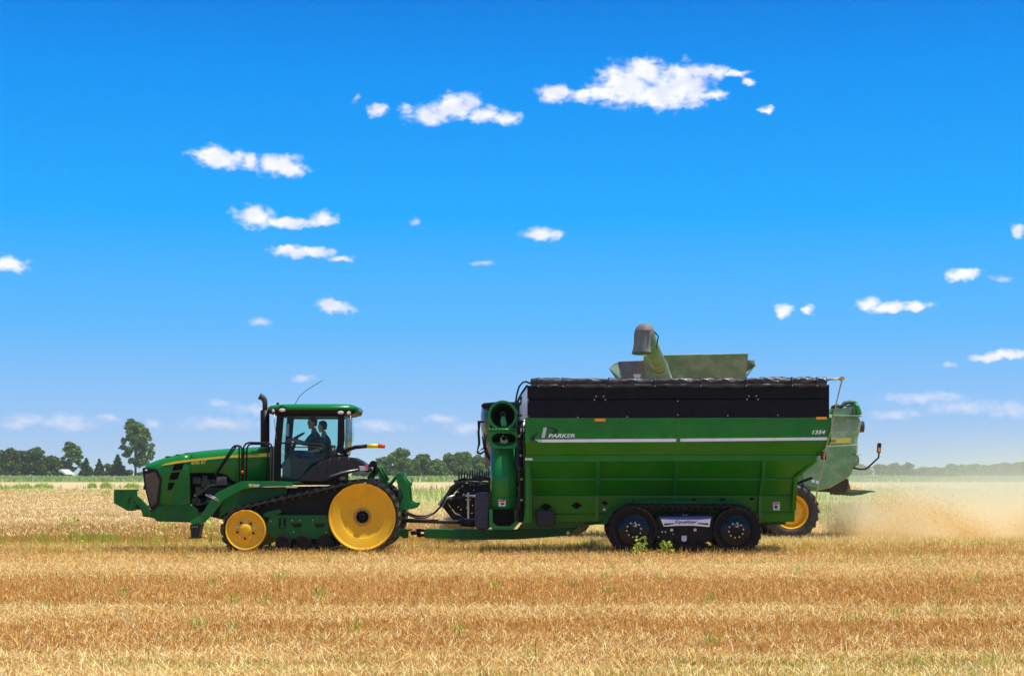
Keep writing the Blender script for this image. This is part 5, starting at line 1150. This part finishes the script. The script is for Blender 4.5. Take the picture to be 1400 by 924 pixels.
# raised side panel with curved lower edge
e = MB(); e.prism([(X(a,BY2),Z(b,BY2)) for a, b in [(1090,611),(1136,609),(1172,607),(1171,620),(1172,630),(1164,640),(1160,650),(1140,662),(1118,668.5),(1098,664)]], BY2-.05, BY2+.05); e.build('side_panel', mat('dusty_green_panel', (.09,.26,.09), .55, 0, .2, 1.5, (.44,.52,.34), .65), cb, bevel=.03)
e = MB(); e.cyl((X(1174,BY2),BY2+.5,Z(582.5,BY2)), (X(1186,BY2),BY2+.5,Z(582.5,BY2)), PX(7.8,BY2), seg=28); xo = e.build('exhaust_outlet', 'exhaust', cb)
e = MB(); e.cyl((X(1186.1,BY2),BY2+.5,Z(582.5,BY2)), (X(1186.2,BY2),BY2+.5,Z(582.5,BY2)), PX(6.6,BY2), seg=28); e.build('outlet_bore', 'void', xo)
e = MB(); e.tube([(X(a,BY2),BY2-.05,Z(b,BY2)) for a, b in ((1166,639.6),(1176,641.3),(1182,641.2),(1186,639),(1200.5,625.5),(1201.3,617))], .025, 8)
la = e.build('rear_lamp_arm', 'black', cb)
e = MB(); e.prism([(X(a,BY2),Z(b,BY2)) for a, b in [(1199.3,606.5),(1200.5,605.2),(1203.8,605.6),(1204.2,607),(1203.2,619),(1198.6,618.6)]], BY2-.09, BY2+.02); lm = e.build('rear_lamp', 'plastic', la, bevel=.01)
e = MB(); e.prism([(X(a,BY2),Z(b,BY2)) for a, b in [(1199.8,611.5),(1203,611.8),(1202.6,617.6),(1199.4,617.4)]], BY2-.10, BY2-.09); e.build('orange_lens', 'orange', lm)
# chopper, tailboard
e = MB(); e.prism([(X(a,BY2),Z(b,BY2)) for a, b in [(1135,668),(1150,659),(1158,653),(1163,655),(1164,664),(1160,673),(1136,673)]], BY2+.25, bm_(BY2+.25)); e.build('straw_chopper', 'exhaust', cb, bevel=.03)
e = MB(); e.prism([(X(a,BY2),Z(b,BY2)) for a, b in [(1158,668.6),(1190,670.2),(1197.5,671.4),(1197.5,672.8),(1160,672.6)]], BY2+.1, bm_(BY2+.1)); tb_ = e.build('tailboard', mat('tail_green', (.03,.17,.07), .5, 0, .2, 3, DUST, .3), cb)
for k in range(6):
    yy = BY2+.12+k*.55; e = MB(); e.prism([(X(a,BY2),Z(b,BY2)) for a, b in [(1162,672.6),(1192,672.6),(1180,676),(1164,678)]], yy, yy+.015); e.build('tailboard_fin', 'paledark', tb_)
e = MB(); r_ = np.random.RandomState(5); nx_, ny_ = 22, 26; xs_ = np.linspace(X(1161,BY2), X(1184,BY2), nx_); yv = np.linspace(BY2+.15, bm_(BY2+.15), ny_)
for i in range(nx_):
    for j in range(ny_):
        t = i/(nx_-1); zz = Z(669.4,BY2)+ (PX(16,BY2)*(1-t)**1.1*(1-abs(j/(ny_-1)*2-1)**2.2)+.04*r_.rand()); e.v.append((xs_[i], yv[j], zz))
for i in range(nx_-1):
    for j in range(ny_-1): a = i*ny_+j; e.f.append([a, a+1, a+ny_+1, a+ny_]); e.m.append(0); e.sm.append(False)
hs = e.build('straw_pile', 'straw', None, origin=(X(1170,BY2), BC, Z(669,BY2)), fix=False); tag(hs, 'orange brown heap of straw lying on the combine tailboard', 'straw')
# rear axle and wheels
def big_tyre(px, pz, R, wdt, y0, side, nm='rear_wheel'):
    cx, cz = X(px, BY), R*.985
    e = MB(); s = 1 if side < 0 else -1; P = lambda r, d: (r, y0+s*d)
    e.lathe(cx, cz, [P(R*.60,.06), P(R*.63,.02), P(R*.80,.0), P(R*.92,.03), P(R*.955,.08), P(R*.965,wdt/2), P(R*.955,wdt-.08), P(R*.92,wdt-.03), P(R*.80,wdt), P(R*.6,wdt-.03)], 64, cap=False)
    ty = e.build(nm, 'rubber', cb)
    e = MB()
    for k in range(22):
        for h2 in (0, 1):
            a = 2*math.pi*(k+.5*h2)/22; pts = []
            ya, yb_ = (.015, wdt*.52) if h2 == 0 else (wdt-.015, wdt*.48)
            for hh2, rr in ((0, R*.93), (1, R)):
                for (d, off) in ((ya, .0), (yb_, .16)):
                    for w2 in (-.028, .028): aa = a+off+w2/R*1.3; r3 = rr if d == yb_ or hh2 == 0 else rr*.985; pts.append((cx+r3*math.cos(aa), y0+s*d, cz+r3*math.sin(aa)))
            e.add(pts, [(0,1,3,2),(4,6,7,5),(0,4,5,1),(2,3,7,6),(0,2,6,4),(1,5,7,3)])
            # shoulder part of the lug down the sidewall
            q0 = [(cx+r*math.cos(a+w2), y0+s*(ya+(-.012 if h2 == 0 else .012)), cz+r*math.sin(a+w2)) for r in (R*.84, R*.985) for w2 in (-.035, .035)]
            q1 = [(p[0], p[1]+s*(.05 if h2 == 0 else -.05), p[2]) for p in q0]
            e.add(q0+q1, [(0,1,3,2),(4,6,7,5),(0,4,5,1),(2,3,7,6),(0,2,6,4),(1,5,7,3)])
    e.build('tyre_lugs', 'rubber', ty)
    e = MB(); e.lathe(cx, cz, [P(R*.61,.3), P(R*.61,.03), P(R*.585,.02), P(R*.555,.05), P(R*.54,.16), P(R*.46,.18), P(R*.44,.12), P(R*.30,.10), P(R*.14,.10)], 56); ro = e.build('rim', 'yellow', ty)
    for k in range(8):
        a = 2*math.pi*k/8+.2; e = MB(); e.cyl((cx+R*.25*math.cos(a), y0+s*.06, cz+R*.25*math.sin(a)), (cx+R*.25*math.cos(a), y0+s*.11, cz+R*.25*math.sin(a)), .03, seg=8); e.build('wheel_nut', 'bolt', ro)
big_tyre(1082, 0, .81, .55, BY, -1); big_tyre(1082, 0, .81, .55, bm_(BY), 1)
big_tyre(768, 0, 1.02, .80, BY+.1, -1, 'front_wheel'); big_tyre(768, 0, 1.02, .80, bm_(BY+.1), 1, 'front_wheel')
e = MB(); e.box(X(1070,BC), X(1088,BC), BY+.5, bm_(BY+.5), .65, .95); e.box(X(880,BC), X(1000,BC), BY+.6, bm_(BY+.6), .8, 1.3); e.cyl((X(768,BY),BY+.5,1.0),(X(768,BY),bm_(BY+.5),1.0), .2); e.build('axle', 'black', cb)
e = MB(); e.tube([(X(1090,BY),BY+.3,Z(670,BY)),(X(1114,BY),BY+.25,Z(652,BY))], .04, 8); e.build('tie_rod', 'black', cb)
# grain tank extensions
TYN = BC-1.5
def TP(nm, pts, y0, y1, m, par=cb, bevel=.0): e = MB(); e.prism([(X(a,TYN),Z(b,TYN)) for a, b in pts], y0, y1); return e.build(nm, m, par, bevel=bevel)
e = MB(); e.prism([(X(a,TYN),Z(b,TYN)) for a, b in [(850,566),(850,530),(1005,530),(1005,566)]], TYN+.1, TYN+2.9); e.build('grain_tank', 'pale', cb)
# flared tank walls (near wall leans out toward the viewer)
def wall(nm, pts, m): # pts: (px,py,Y)
    f = [(X(a,c),c,Z(b,c)) for a,b,c in pts]; e = MB(); n = len(f); e.add(f, [tuple(range(n))]); o = e.build(nm, m, cb, fix=False); md = o.modifiers.new('thickness','SOLIDIFY'); md.thickness = .03; return o
wall('tank_extension_panel', [(884,530,TYN+.1),(1005,530,TYN+.1),(1020,516,TYN-.1),(1022.8,483.6,TYN-.55),(880,486.2,TYN-.55),(880,493,TYN-.4)], 'tank')
wall('tank_extension_panel', [(845,530,TYN+2.9),(1010,530,TYN+2.9),(1023,486,TYN+3.5),(880,488,TYN+3.5)], 'tank')
wall('tank_extension_panel', [(1005,530,TYN+.1),(1005,530,TYN+2.9),(1032,500,TYN+3.3),(1033,499,TYN-.3),(1022,514,TYN-.1)], 'tank')
wall('tank_extension_panel', [(1021,492,TYN-.4),(1030,492.4,TYN+0),(1031.5,500,TYN),(1020,508,TYN-.2)], 'paledark')
wall('tank_extension_panel', [(852,530,TYN+.1),(846,494,TYN+.2),(880,492.8,TYN-.4),(884,530,TYN+.1)], 'brownmetal')
wall('tank_extension_panel', [(862,532,TYN),(832.5,504,TYN+.1),(838,500,TYN+.15),(845,498,TYN+.2),(868,532,TYN)], 'tank')
wall('tank_corner_flap', [(832.5,504,TYN+.1),(838,498,TYN+.5),(846,494,TYN+1),(850,530,TYN+2.8)], 'paledark')
wall('tank_corner_flap', [(866,511.8,TYN-.5),(876.2,511.6,TYN-.5),(874.5,518.5,TYN-.48),(868.5,518.5,TYN-.48)], 'white')
TP('panel_edge', [(1030,498),(1034,499.5),(1033,501.5),(1029,500)], TYN-.05, TYN+.3, 'white')
# unloading auger swung out over the cart
a0 = Vector((X(925,44.6), 44.6, Z(560,44.6))); a1 = Vector((X(889,39.0), 39.0, Z(472,39.0)))
dirv = (a1-a0).normalized(); a1e = Vector((X(884,38.2), 38.2, Z(458,38.2)))
q = MB(); q.cyl(a0, a0+(a1e-a0)*.62, .215, seg=32); q.cyl(a0+(a1e-a0)*.60, a0+(a1e-a0)*.63, .235, seg=32); q.cyl(a0+(a1e-a0)*.62, a1e, .205, seg=32); ua = q.build('unloading_auger', 'pale', cb)
q = MB(); q.tube([a1e+Vector((.16,-.1,.10)), a1e+Vector((.30,.1,-.02)), a1e+Vector((.30,.6,-.28)), a1e+Vector((.22,1.0,-.30))], .016, 6); q.build('auger_cable', 'black', ua)
# hooded rubber spout at its tip
SY = 38.0; q = MB(); rings = []
def srow(cx, cy, w_, y0, y1, n=20):
    return [(X(cx,SY)+PX(w_,SY)*math.cos(2*math.pi*k/n), (y0+y1)/2+(y1-y0)/2*math.sin(2*math.pi*k/n), Z(cy,SY)) for k in range(n)]
for cx, cy, w_, d in ((881,442.3,3,.10),(881,443.6,7,.26),(881,446.5,10.6,.36),(881,451,13,.42),(880.8,457,14,.46),(880.2,463,13.6,.44),(879,469,12.4,.40),(878,475,12.2,.36),(877.2,480,12.8,.34),(877,483.2,13.4,.34)):
    rings.append([(x, y+.0, z-.022*abs(math.sin(2*math.pi*k/20))*(cy > 480)) for k, (x, y, z) in enumerate(srow(cx, cy, w_, SY-d, SY+d))])
q.loft(rings); sp_ = q.build('auger_spout', 'brownmetal', ua)
q = MB(); q.loft([srow(880,454.4,11.2,SY-.50,SY-.42), srow(880,453.6,10.2,SY-.51,SY-.44)]); rr_ = []
for cx, cy, w_ in ((880.2,453.5,10.8),(880,462,11),(878.6,470,10.6),(877.2,476,11.2),(876.6,482.8,12.8)):
    rr_.append([(X(cx,SY)+PX(w_,SY)*math.cos(t_2), SY-.10-.40*math.sin(t_2), Z(cy,SY)) for t_2 in np.linspace(.15, math.pi-.15, 12)])
q.loft(rr_, closed=False, cap=False); fl2 = q.build('spout_flap', mat('dusty_flap', (.24,.20,.175), .8, 0, .25, 5, (.36,.30,.25), .5), sp_, fix=False)
# cab at the front, seen left of the cart
KX = lambda p: X(p, BY2)
e = MB(); e.prism([(KX(a),Z(b,BY2)) for a, b in [(656.5,553),(661,549.8),(680,548.2),(800,549),(800,556),(668,556),(660,558)]], BC-1.15, BC+1.15); co_ = e.build('cab_roof', 'black', cb, bevel=.04)
e = MB()
prof = [(657,553),(655.6,566),(656,582),(658.5,600),(663,620),(669,640),(674,652)]
rings = []
for a, b in prof: rings.append([(KX(a)+.55*(1-math.cos(t_3))+0, BC-1.1*math.sin(t_3), Z(b,BY2)) for t_3 in np.linspace(-math.pi/2, math.pi/2, 15)])
e.loft(rings, closed=False, cap=False); e.build('windscreen', 'darkglass', co_, fix=False)
e = MB(); e.prism([(KX(a),Z(b,BY2)) for a, b in [(670,556),(790,556),(790,652),(684,652),(674,630),(670,600)]], BC-1.1, BC+1.1); e.build('cab_side', 'darkglass', co_)
e = MB(); e.prism([(KX(a),Z(b,BY2)) for a, b in [(669,600),(684,600),(684,642),(672,638),(662,636),(662,616)]], BC-1.3, BC-1.12); e.build('windscreen_reflection', mat('wheat_reflection_tan', (.42,.24,.09), .5, 0, .2, 4), cb, bevel=.03)  # solid tan piece painting in the wheat reflected low in the windscreen
e = MB(); e.tube([(KX(a),BC-1.3,Z(b,BY2)) for a, b in ((664,592),(662,604),(664,616),(668,624),(672,628))], .05, 8); e.build('cab_rail', 'black', cb)
e = MB(); e.tube([(KX(a),BC-1.35,Z(b,BY2)) for a, b in ((663,576),(656,576),(654,590),(655,606),(652,618),(662,612),(660,596))], .035, 8)
e.tube([(KX(a),BC-1.35,Z(b,BY2)) for a, b in ((652,618),(657,620),(663,616))], .03, 6); mo = e.build('mirror_bracket', 'black', cb)
e = MB(); e.prism([(KX(a),Z(b,BY2)) for a, b in [(652.5,575),(655.5,574.5),(655.5,588),(653,588)]], BC-1.42, BC-1.2); e.build('mirror', 'plastic', mo, bevel=.01)
e = MB(); e.prism([(X(a,BC),Z(b,BC)) for a, b in [(668,652),(720,640),(800,650),(800,690),(700,700),(668,700)]], BC-.8, BC+.8); e.build('feeder_house', 'tgreen', cb, bevel=.03)
# cutting header
hd = thing('combine_header', 'black wheat cutting header with tined reel in front of the combine', 'header', (X(650,BC), BC, 0))
Yh = BC-4.7
HP = lambda pts: [(X(a,Yh),Z(b,Yh)) for a, b in pts]
e = MB(); e.prism(HP([(598.5,689),(603,683),(628,655),(636,652),(640,656),(622,672),(612,688),(622,702),(636,708),(668,708),(668,712),(620,712),(606,694)]), Yh, Yh+.12); e.build('end_divider', 'black', hd, bevel=.01)
e = MB(); e.prism(HP([(640,664),(676,660),(676,710),(634,710),(626,700),(634,680)]), Yh+.1, Yh+9.3); e.build('header_body', 'black', hd)
e = MB(); e.prism(HP([(611,688),(632,662),(640,660),(640,706),(622,702)]), Yh+.5, Yh+9.2); e.build('auger_trough', 'black', hd)
e = MB(); e.prism(HP([(668,652),(674,652),(676,710),(668,710)]), Yh+.02, Yh+9.4); e.build('back_sheet', 'black', hd)
cxr, czr = X(642,Yh), Z(676,Yh); 
e = MB(); e.cyl((cxr,Yh+.2,czr),(cxr,Yh+9.2,czr), .10, seg=12); reel = e.build('reel', 'black', hd)
for k in range(6):
    a = 2*math.pi*k/6+.3; bx, bz = cxr+.55*math.cos(a), czr+.52*math.sin(a)
    e = MB(); e.cyl((bx,Yh+.2,bz),(bx,Yh+9.2,bz), .03, seg=8)
    for yy in (.25, 3.2, 6.2, 9.15): e.tube([(cxr,Yh+yy,czr),(bx,Yh+yy,bz)], .025, 6)
    bo_ = e.build('reel_bat', 'plastic', reel)
    for j in range(12):
        yy = Yh+.25+j*.75; e = MB(); e.tube([(bx,yy,bz),(bx+.05,yy,bz-.26)], .012, 4); e.build('tine', 'black', bo_)
for j in range(14):
    px = 627+j*3.0; hh3 = 8+3*math.sin(j*1.7); e = MB(); e.tube([(X(px,Yh),Yh+.3+.5*j,Z(655,Yh)),(X(px+.5,Yh),Yh+.3+.5*j,Z(655-hh3-4,Yh))], .022, 5); e.build('crop_lifter_finger', 'black', hd)
e = MB(); e.box(X(626,Yh), X(670,Yh), Yh+.2, Yh+.3, Z(657,Yh), Z(654,Yh)); e.build('finger_bar', 'black', hd)
e = MB(); e.prism(HP([(645,651.5),(655,649.5),(668,651),(668,654),(655,656),(645,654.5)]), Yh-.05, Yh+.1); e.build('reel_guard', 'plastic', hd, bevel=.01)
e = MB(); e.tube([(X(636,Yh),Yh-.1,Z(677,Yh)),(X(665,Yh),Yh-.1,Z(679,Yh))], .03, 8); e.build('reel_shield_edge', 'steel', hd)
e = MB(); e.tube([(X(598.5,Yh),Yh-.02,Z(690,Yh)),(X(610,Yh),Yh-.05,Z(681,Yh)),(X(622,Yh),Yh-.05,Z(677,Yh))], [.02,.04,.03], 8); e.build('divider_point', 'steel', hd)
for k in range(14):
    a = random.uniform(626,666); b = random.uniform(662,704); e = MB(); e.ball((X(a,Yh),Yh-.01,Z(b,Yh)), .014, 6); e.build('bolt', 'bolt', hd)
e = MB(); e.box(X(639,Yh), X(641.5,Yh), Yh-.12, Yh-.08, Z(712,Yh), Z(673,Yh)); e.build('marker_rod', mat('pale_rod', (.5,.5,.48), .5), hd)
# feeder link between header and combine
# ------------------------------------------------------------------ weeds standing by the tracks
def weed_plant(px, py, Y, hgt, label, seed, n=60):
    r = np.random.RandomState(seed); cx = X(px, Y)
    root = thing('weed_plant', label, 'weed', (cx, Y, 0), 'weeds growing by the machines')
    s = MB()
    for k in range(6):
        a = r.rand()*6.28; d = hgt*.35*r.rand(); s.tube([(0,0,0),(math.cos(a)*d*.5,math.sin(a)*d*.5,hgt*.5),(math.cos(a)*d,math.sin(a)*d,hgt*(.7+.3*r.rand()))], .006, 5)
    st = s.build('stem', MS['weed'], None, fix=False); st.parent = root
    p = np.zeros((n, 3)); a = r.rand(n)*6.28; t = r.rand(n); d = hgt*.42*r.rand(n)**.5*(1-.5*t)
    p[:,0] = np.cos(a)*d; p[:,1] = np.sin(a)*d; p[:,2] = hgt*(.2+.8*t)
    L_ = .05+.07*r.rand(n); dr = np.stack([np.cos(a), np.sin(a), .5*r.normal(size=n)], 1); dr /= np.linalg.norm(dr, axis=1)[:,None]
    sd = np.cross(dr, r.normal(size=(n,3))); sd /= np.linalg.norm(sd, axis=1)[:,None]
    v = np.stack([p, p+dr*L_[:,None]*.5+sd*L_[:,None]*.28, p+dr*L_[:,None], p+dr*L_[:,None]*.5-sd*L_[:,None]*.28], 1)
    lf = quads('leaves', v, MS['weed']); lf.parent = root
for i, (px, Y, h_, lb) in enumerate([(876,34.7,.42,'leafy green weed in front of the first cart track wheel'),(911,34.6,.34,'low bushy green weed in front of the white cart beam'),
    (228,39.6,.85,'tall green weed under the tractor nose'),(96,40.2,.75,'green weed at the wheat edge left of the tractor'),
    (289,39.6,.75,'green weed beside the tractor lower step'),(378,39.8,.6,'green weed behind the tractor track')]):
    weed_plant(px, 0, Y, h_, lb, 100+i, 70)
def clump(px, py, w_, h_, label, seed):
    Y = H*F/(py-HZ); r = np.random.RandomState(seed); n = 260; cx = X(px, Y); w = PX(w_, Y)/2; hh = PX(h_, Y)
    a = r.rand(n)*6.28; d = w*r.rand(n)**.5; p = np.stack([np.cos(a)*d, np.sin(a)*d*.7, hh*r.rand(n)*(1-(d/w)**2*.8)], 1)
    pos = p+np.array([cx, Y, 0]); o = blades('weed_clump', pos, .25+.25*r.rand(n), .05+.05*r.rand(n), r.rand(n)*3.14, np.abs(r.normal(0,.6,n)), r.rand(n)*6.28, MS['weed'], origin=(cx, Y, 0), taper=.2)
    tag(o, label, 'weeds', 'bushy weed clumps in the wheat')
for i, (a, b, c, d, lb) in enumerate([(147,686,18,10,'roundest bright weed clump left of the tractor nose'),(40,684,22,6,'weed clump left of the weed cluster in the wheat'),(72,683,16,6,'small weed clump second from the left in the wheat'),(97,684,18,6,'weed clump in the wheat between two others'),(124,683,12,5,'small weed clump left of the roundest one'),
    (5,673,26,8,'weed clump touching the left photo edge'),(30,669,30,7,'long low weed clump near the left edge'),(60,668,28,6,'weed clump behind the nearer row at left'),(145,668,16,8,'weed clump above the roundest bright one'),(126,667,12,5,'tiny weed clump far behind at left'),(180,668,22,6,'weed clump behind the tractor weight bracket')]): clump(a, b, c, d, lb, 300+i)

# ------------------------------------------------------------------ chaff and dust behind the combine
r = np.random.RandomState(21)
n = 90000
t = r.rand(n)**.75
x0_, x1_ = X(1128,45), X(1480,45)
x = x0_+(x1_-x0_)*t
z = np.abs(r.normal(0, .42, n))*(1+.3*np.sin(x*1.7))+.02; z = z*(1-.12*np.clip(x-13,0,3))
y = 45.2+r.normal(0, .95, n)
arc = r.rand(n) < .22         # the stream thrown out by the tailboard
xa = X(1195,45)+r.rand(n)*3.2; za = 1.05-.09*(xa-X(1195,45))**2*1.2+r.normal(0, .24, n)
x = np.where(arc, xa, x); z = np.where(arc, np.clip(za, .03, None), z)
k = (z < 1.6); x, y, z = x[k], y[k], z[k]; n = len(x)
o = blades('flying_chaff', np.stack([x, y, z], 1), .015+.035*r.rand(n)**2, .008+.008*r.rand(n), r.rand(n)*3.14, r.rand(n)*3.1, r.rand(n)*6.28, mat('chaff', (.80, .54, .18), .8, island=(1.0, .88, .50), trans=.4), taper=.8)
tag(o, 'golden chaff flying behind the combine tailboard', None, None, 'stuff')

def volume_mat(name, color, dens, noise=None, aniso=0.2):
    m = bpy.data.materials.new(name); m.use_nodes = True; t = m.node_tree; n = t.nodes; l = t.links; n.clear()
    o = n.new('ShaderNodeOutputMaterial'); v = n.new('ShaderNodeVolumePrincipled'); l.new(v.outputs[0], o.inputs['Volume'])
    v.inputs['Color'].default_value = color+(1,); v.inputs['Density'].default_value = dens; v.inputs['Anisotropy'].default_value = aniso
    if noise:
        c = n.new('ShaderNodeTexCoord'); sp = n.new('ShaderNodeSeparateXYZ'); l.new(c.outputs['Object'], sp.inputs[0])
        def mth(op, a, b=None, cl=False):
            q = n.new('ShaderNodeMath'); q.operation = op; q.use_clamp = cl
            for i, s in enumerate((a, b)):
                if s is None: continue
                if isinstance(s, (int, float)): q.inputs[i].default_value = s
                else: l.new(s, q.inputs[i])
            return q.outputs[0]
        ns = n.new('ShaderNodeTexNoise'); ns.inputs['Scale'].default_value = noise['scale']; ns.inputs['Detail'].default_value = 3; l.new(c.outputs['Object'], ns.inputs[0])
        nn = mth('MULTIPLY', mth('SUBTRACT', ns.outputs['Fac'], .32), 2.6, True)
        # thins with height and toward the edges of the plume
        hz_ = mth('MULTIPLY', mth('SUBTRACT', mth('ADD', noise['top'], mth('MULTIPLY', ns.outputs['Fac'], .6)), sp.outputs[2]), 1/noise['top'], True)
        ye = mth('SUBTRACT', 1.0, mth('POWER', mth('DIVIDE', mth('ABSOLUTE', sp.outputs[1]), noise['hy']), 2), True)
        xe = mth('MULTIPLY', mth('ADD', sp.outputs[0], noise['hx']), 1/noise['fx'], True)
        d = mth('MULTIPLY', mth('MULTIPLY', mth('MULTIPLY', nn, mth('POWER', hz_, 1.6)), mth('MULTIPLY', ye, xe)), dens)
        l.new(d, v.inputs['Density'])
    return m
# low dense plume and a thinner one drifting away to the right
dx0, dx1 = X(1128,45), 40.0; cx_ = (dx0+dx1)/2
q = MB(); q.box(dx0, dx1, 42.6, 49.6, .02, 2.6)
o = q.build('dust_plume', volume_mat('low_dust', (.99, .92, .68), 2.2, dict(scale=.9, top=1.6, hy=3.4, hx=(dx1-dx0)/2, fx=3.0)), None, origin=(cx_, 46.1, 0)); tag(o, 'pale golden dust low over the stubble behind the combine', None, None, 'stuff')
q = MB(); q.box(15, 130, 60, 150, .05, 9)
o = q.build('drifting_dust', volume_mat('thin_dust', (.985, .93, .78), .045, dict(scale=.06, top=6, hy=45, hx=57, fx=18)), None, origin=(72, 105, 0)); tag(o, 'thin dust drifting over the field to the right', None, None, 'stuff')
# the air itself
q = MB(); q.box(-3900, 3900, -160, 4300, -1.0, 34)
o = q.build('haze', volume_mat('haze_air', (.90, .95, 1.0), .00016, None, .3), None, origin=(0, 2000, 0)); tag(o, None, None, None, 'stuff')
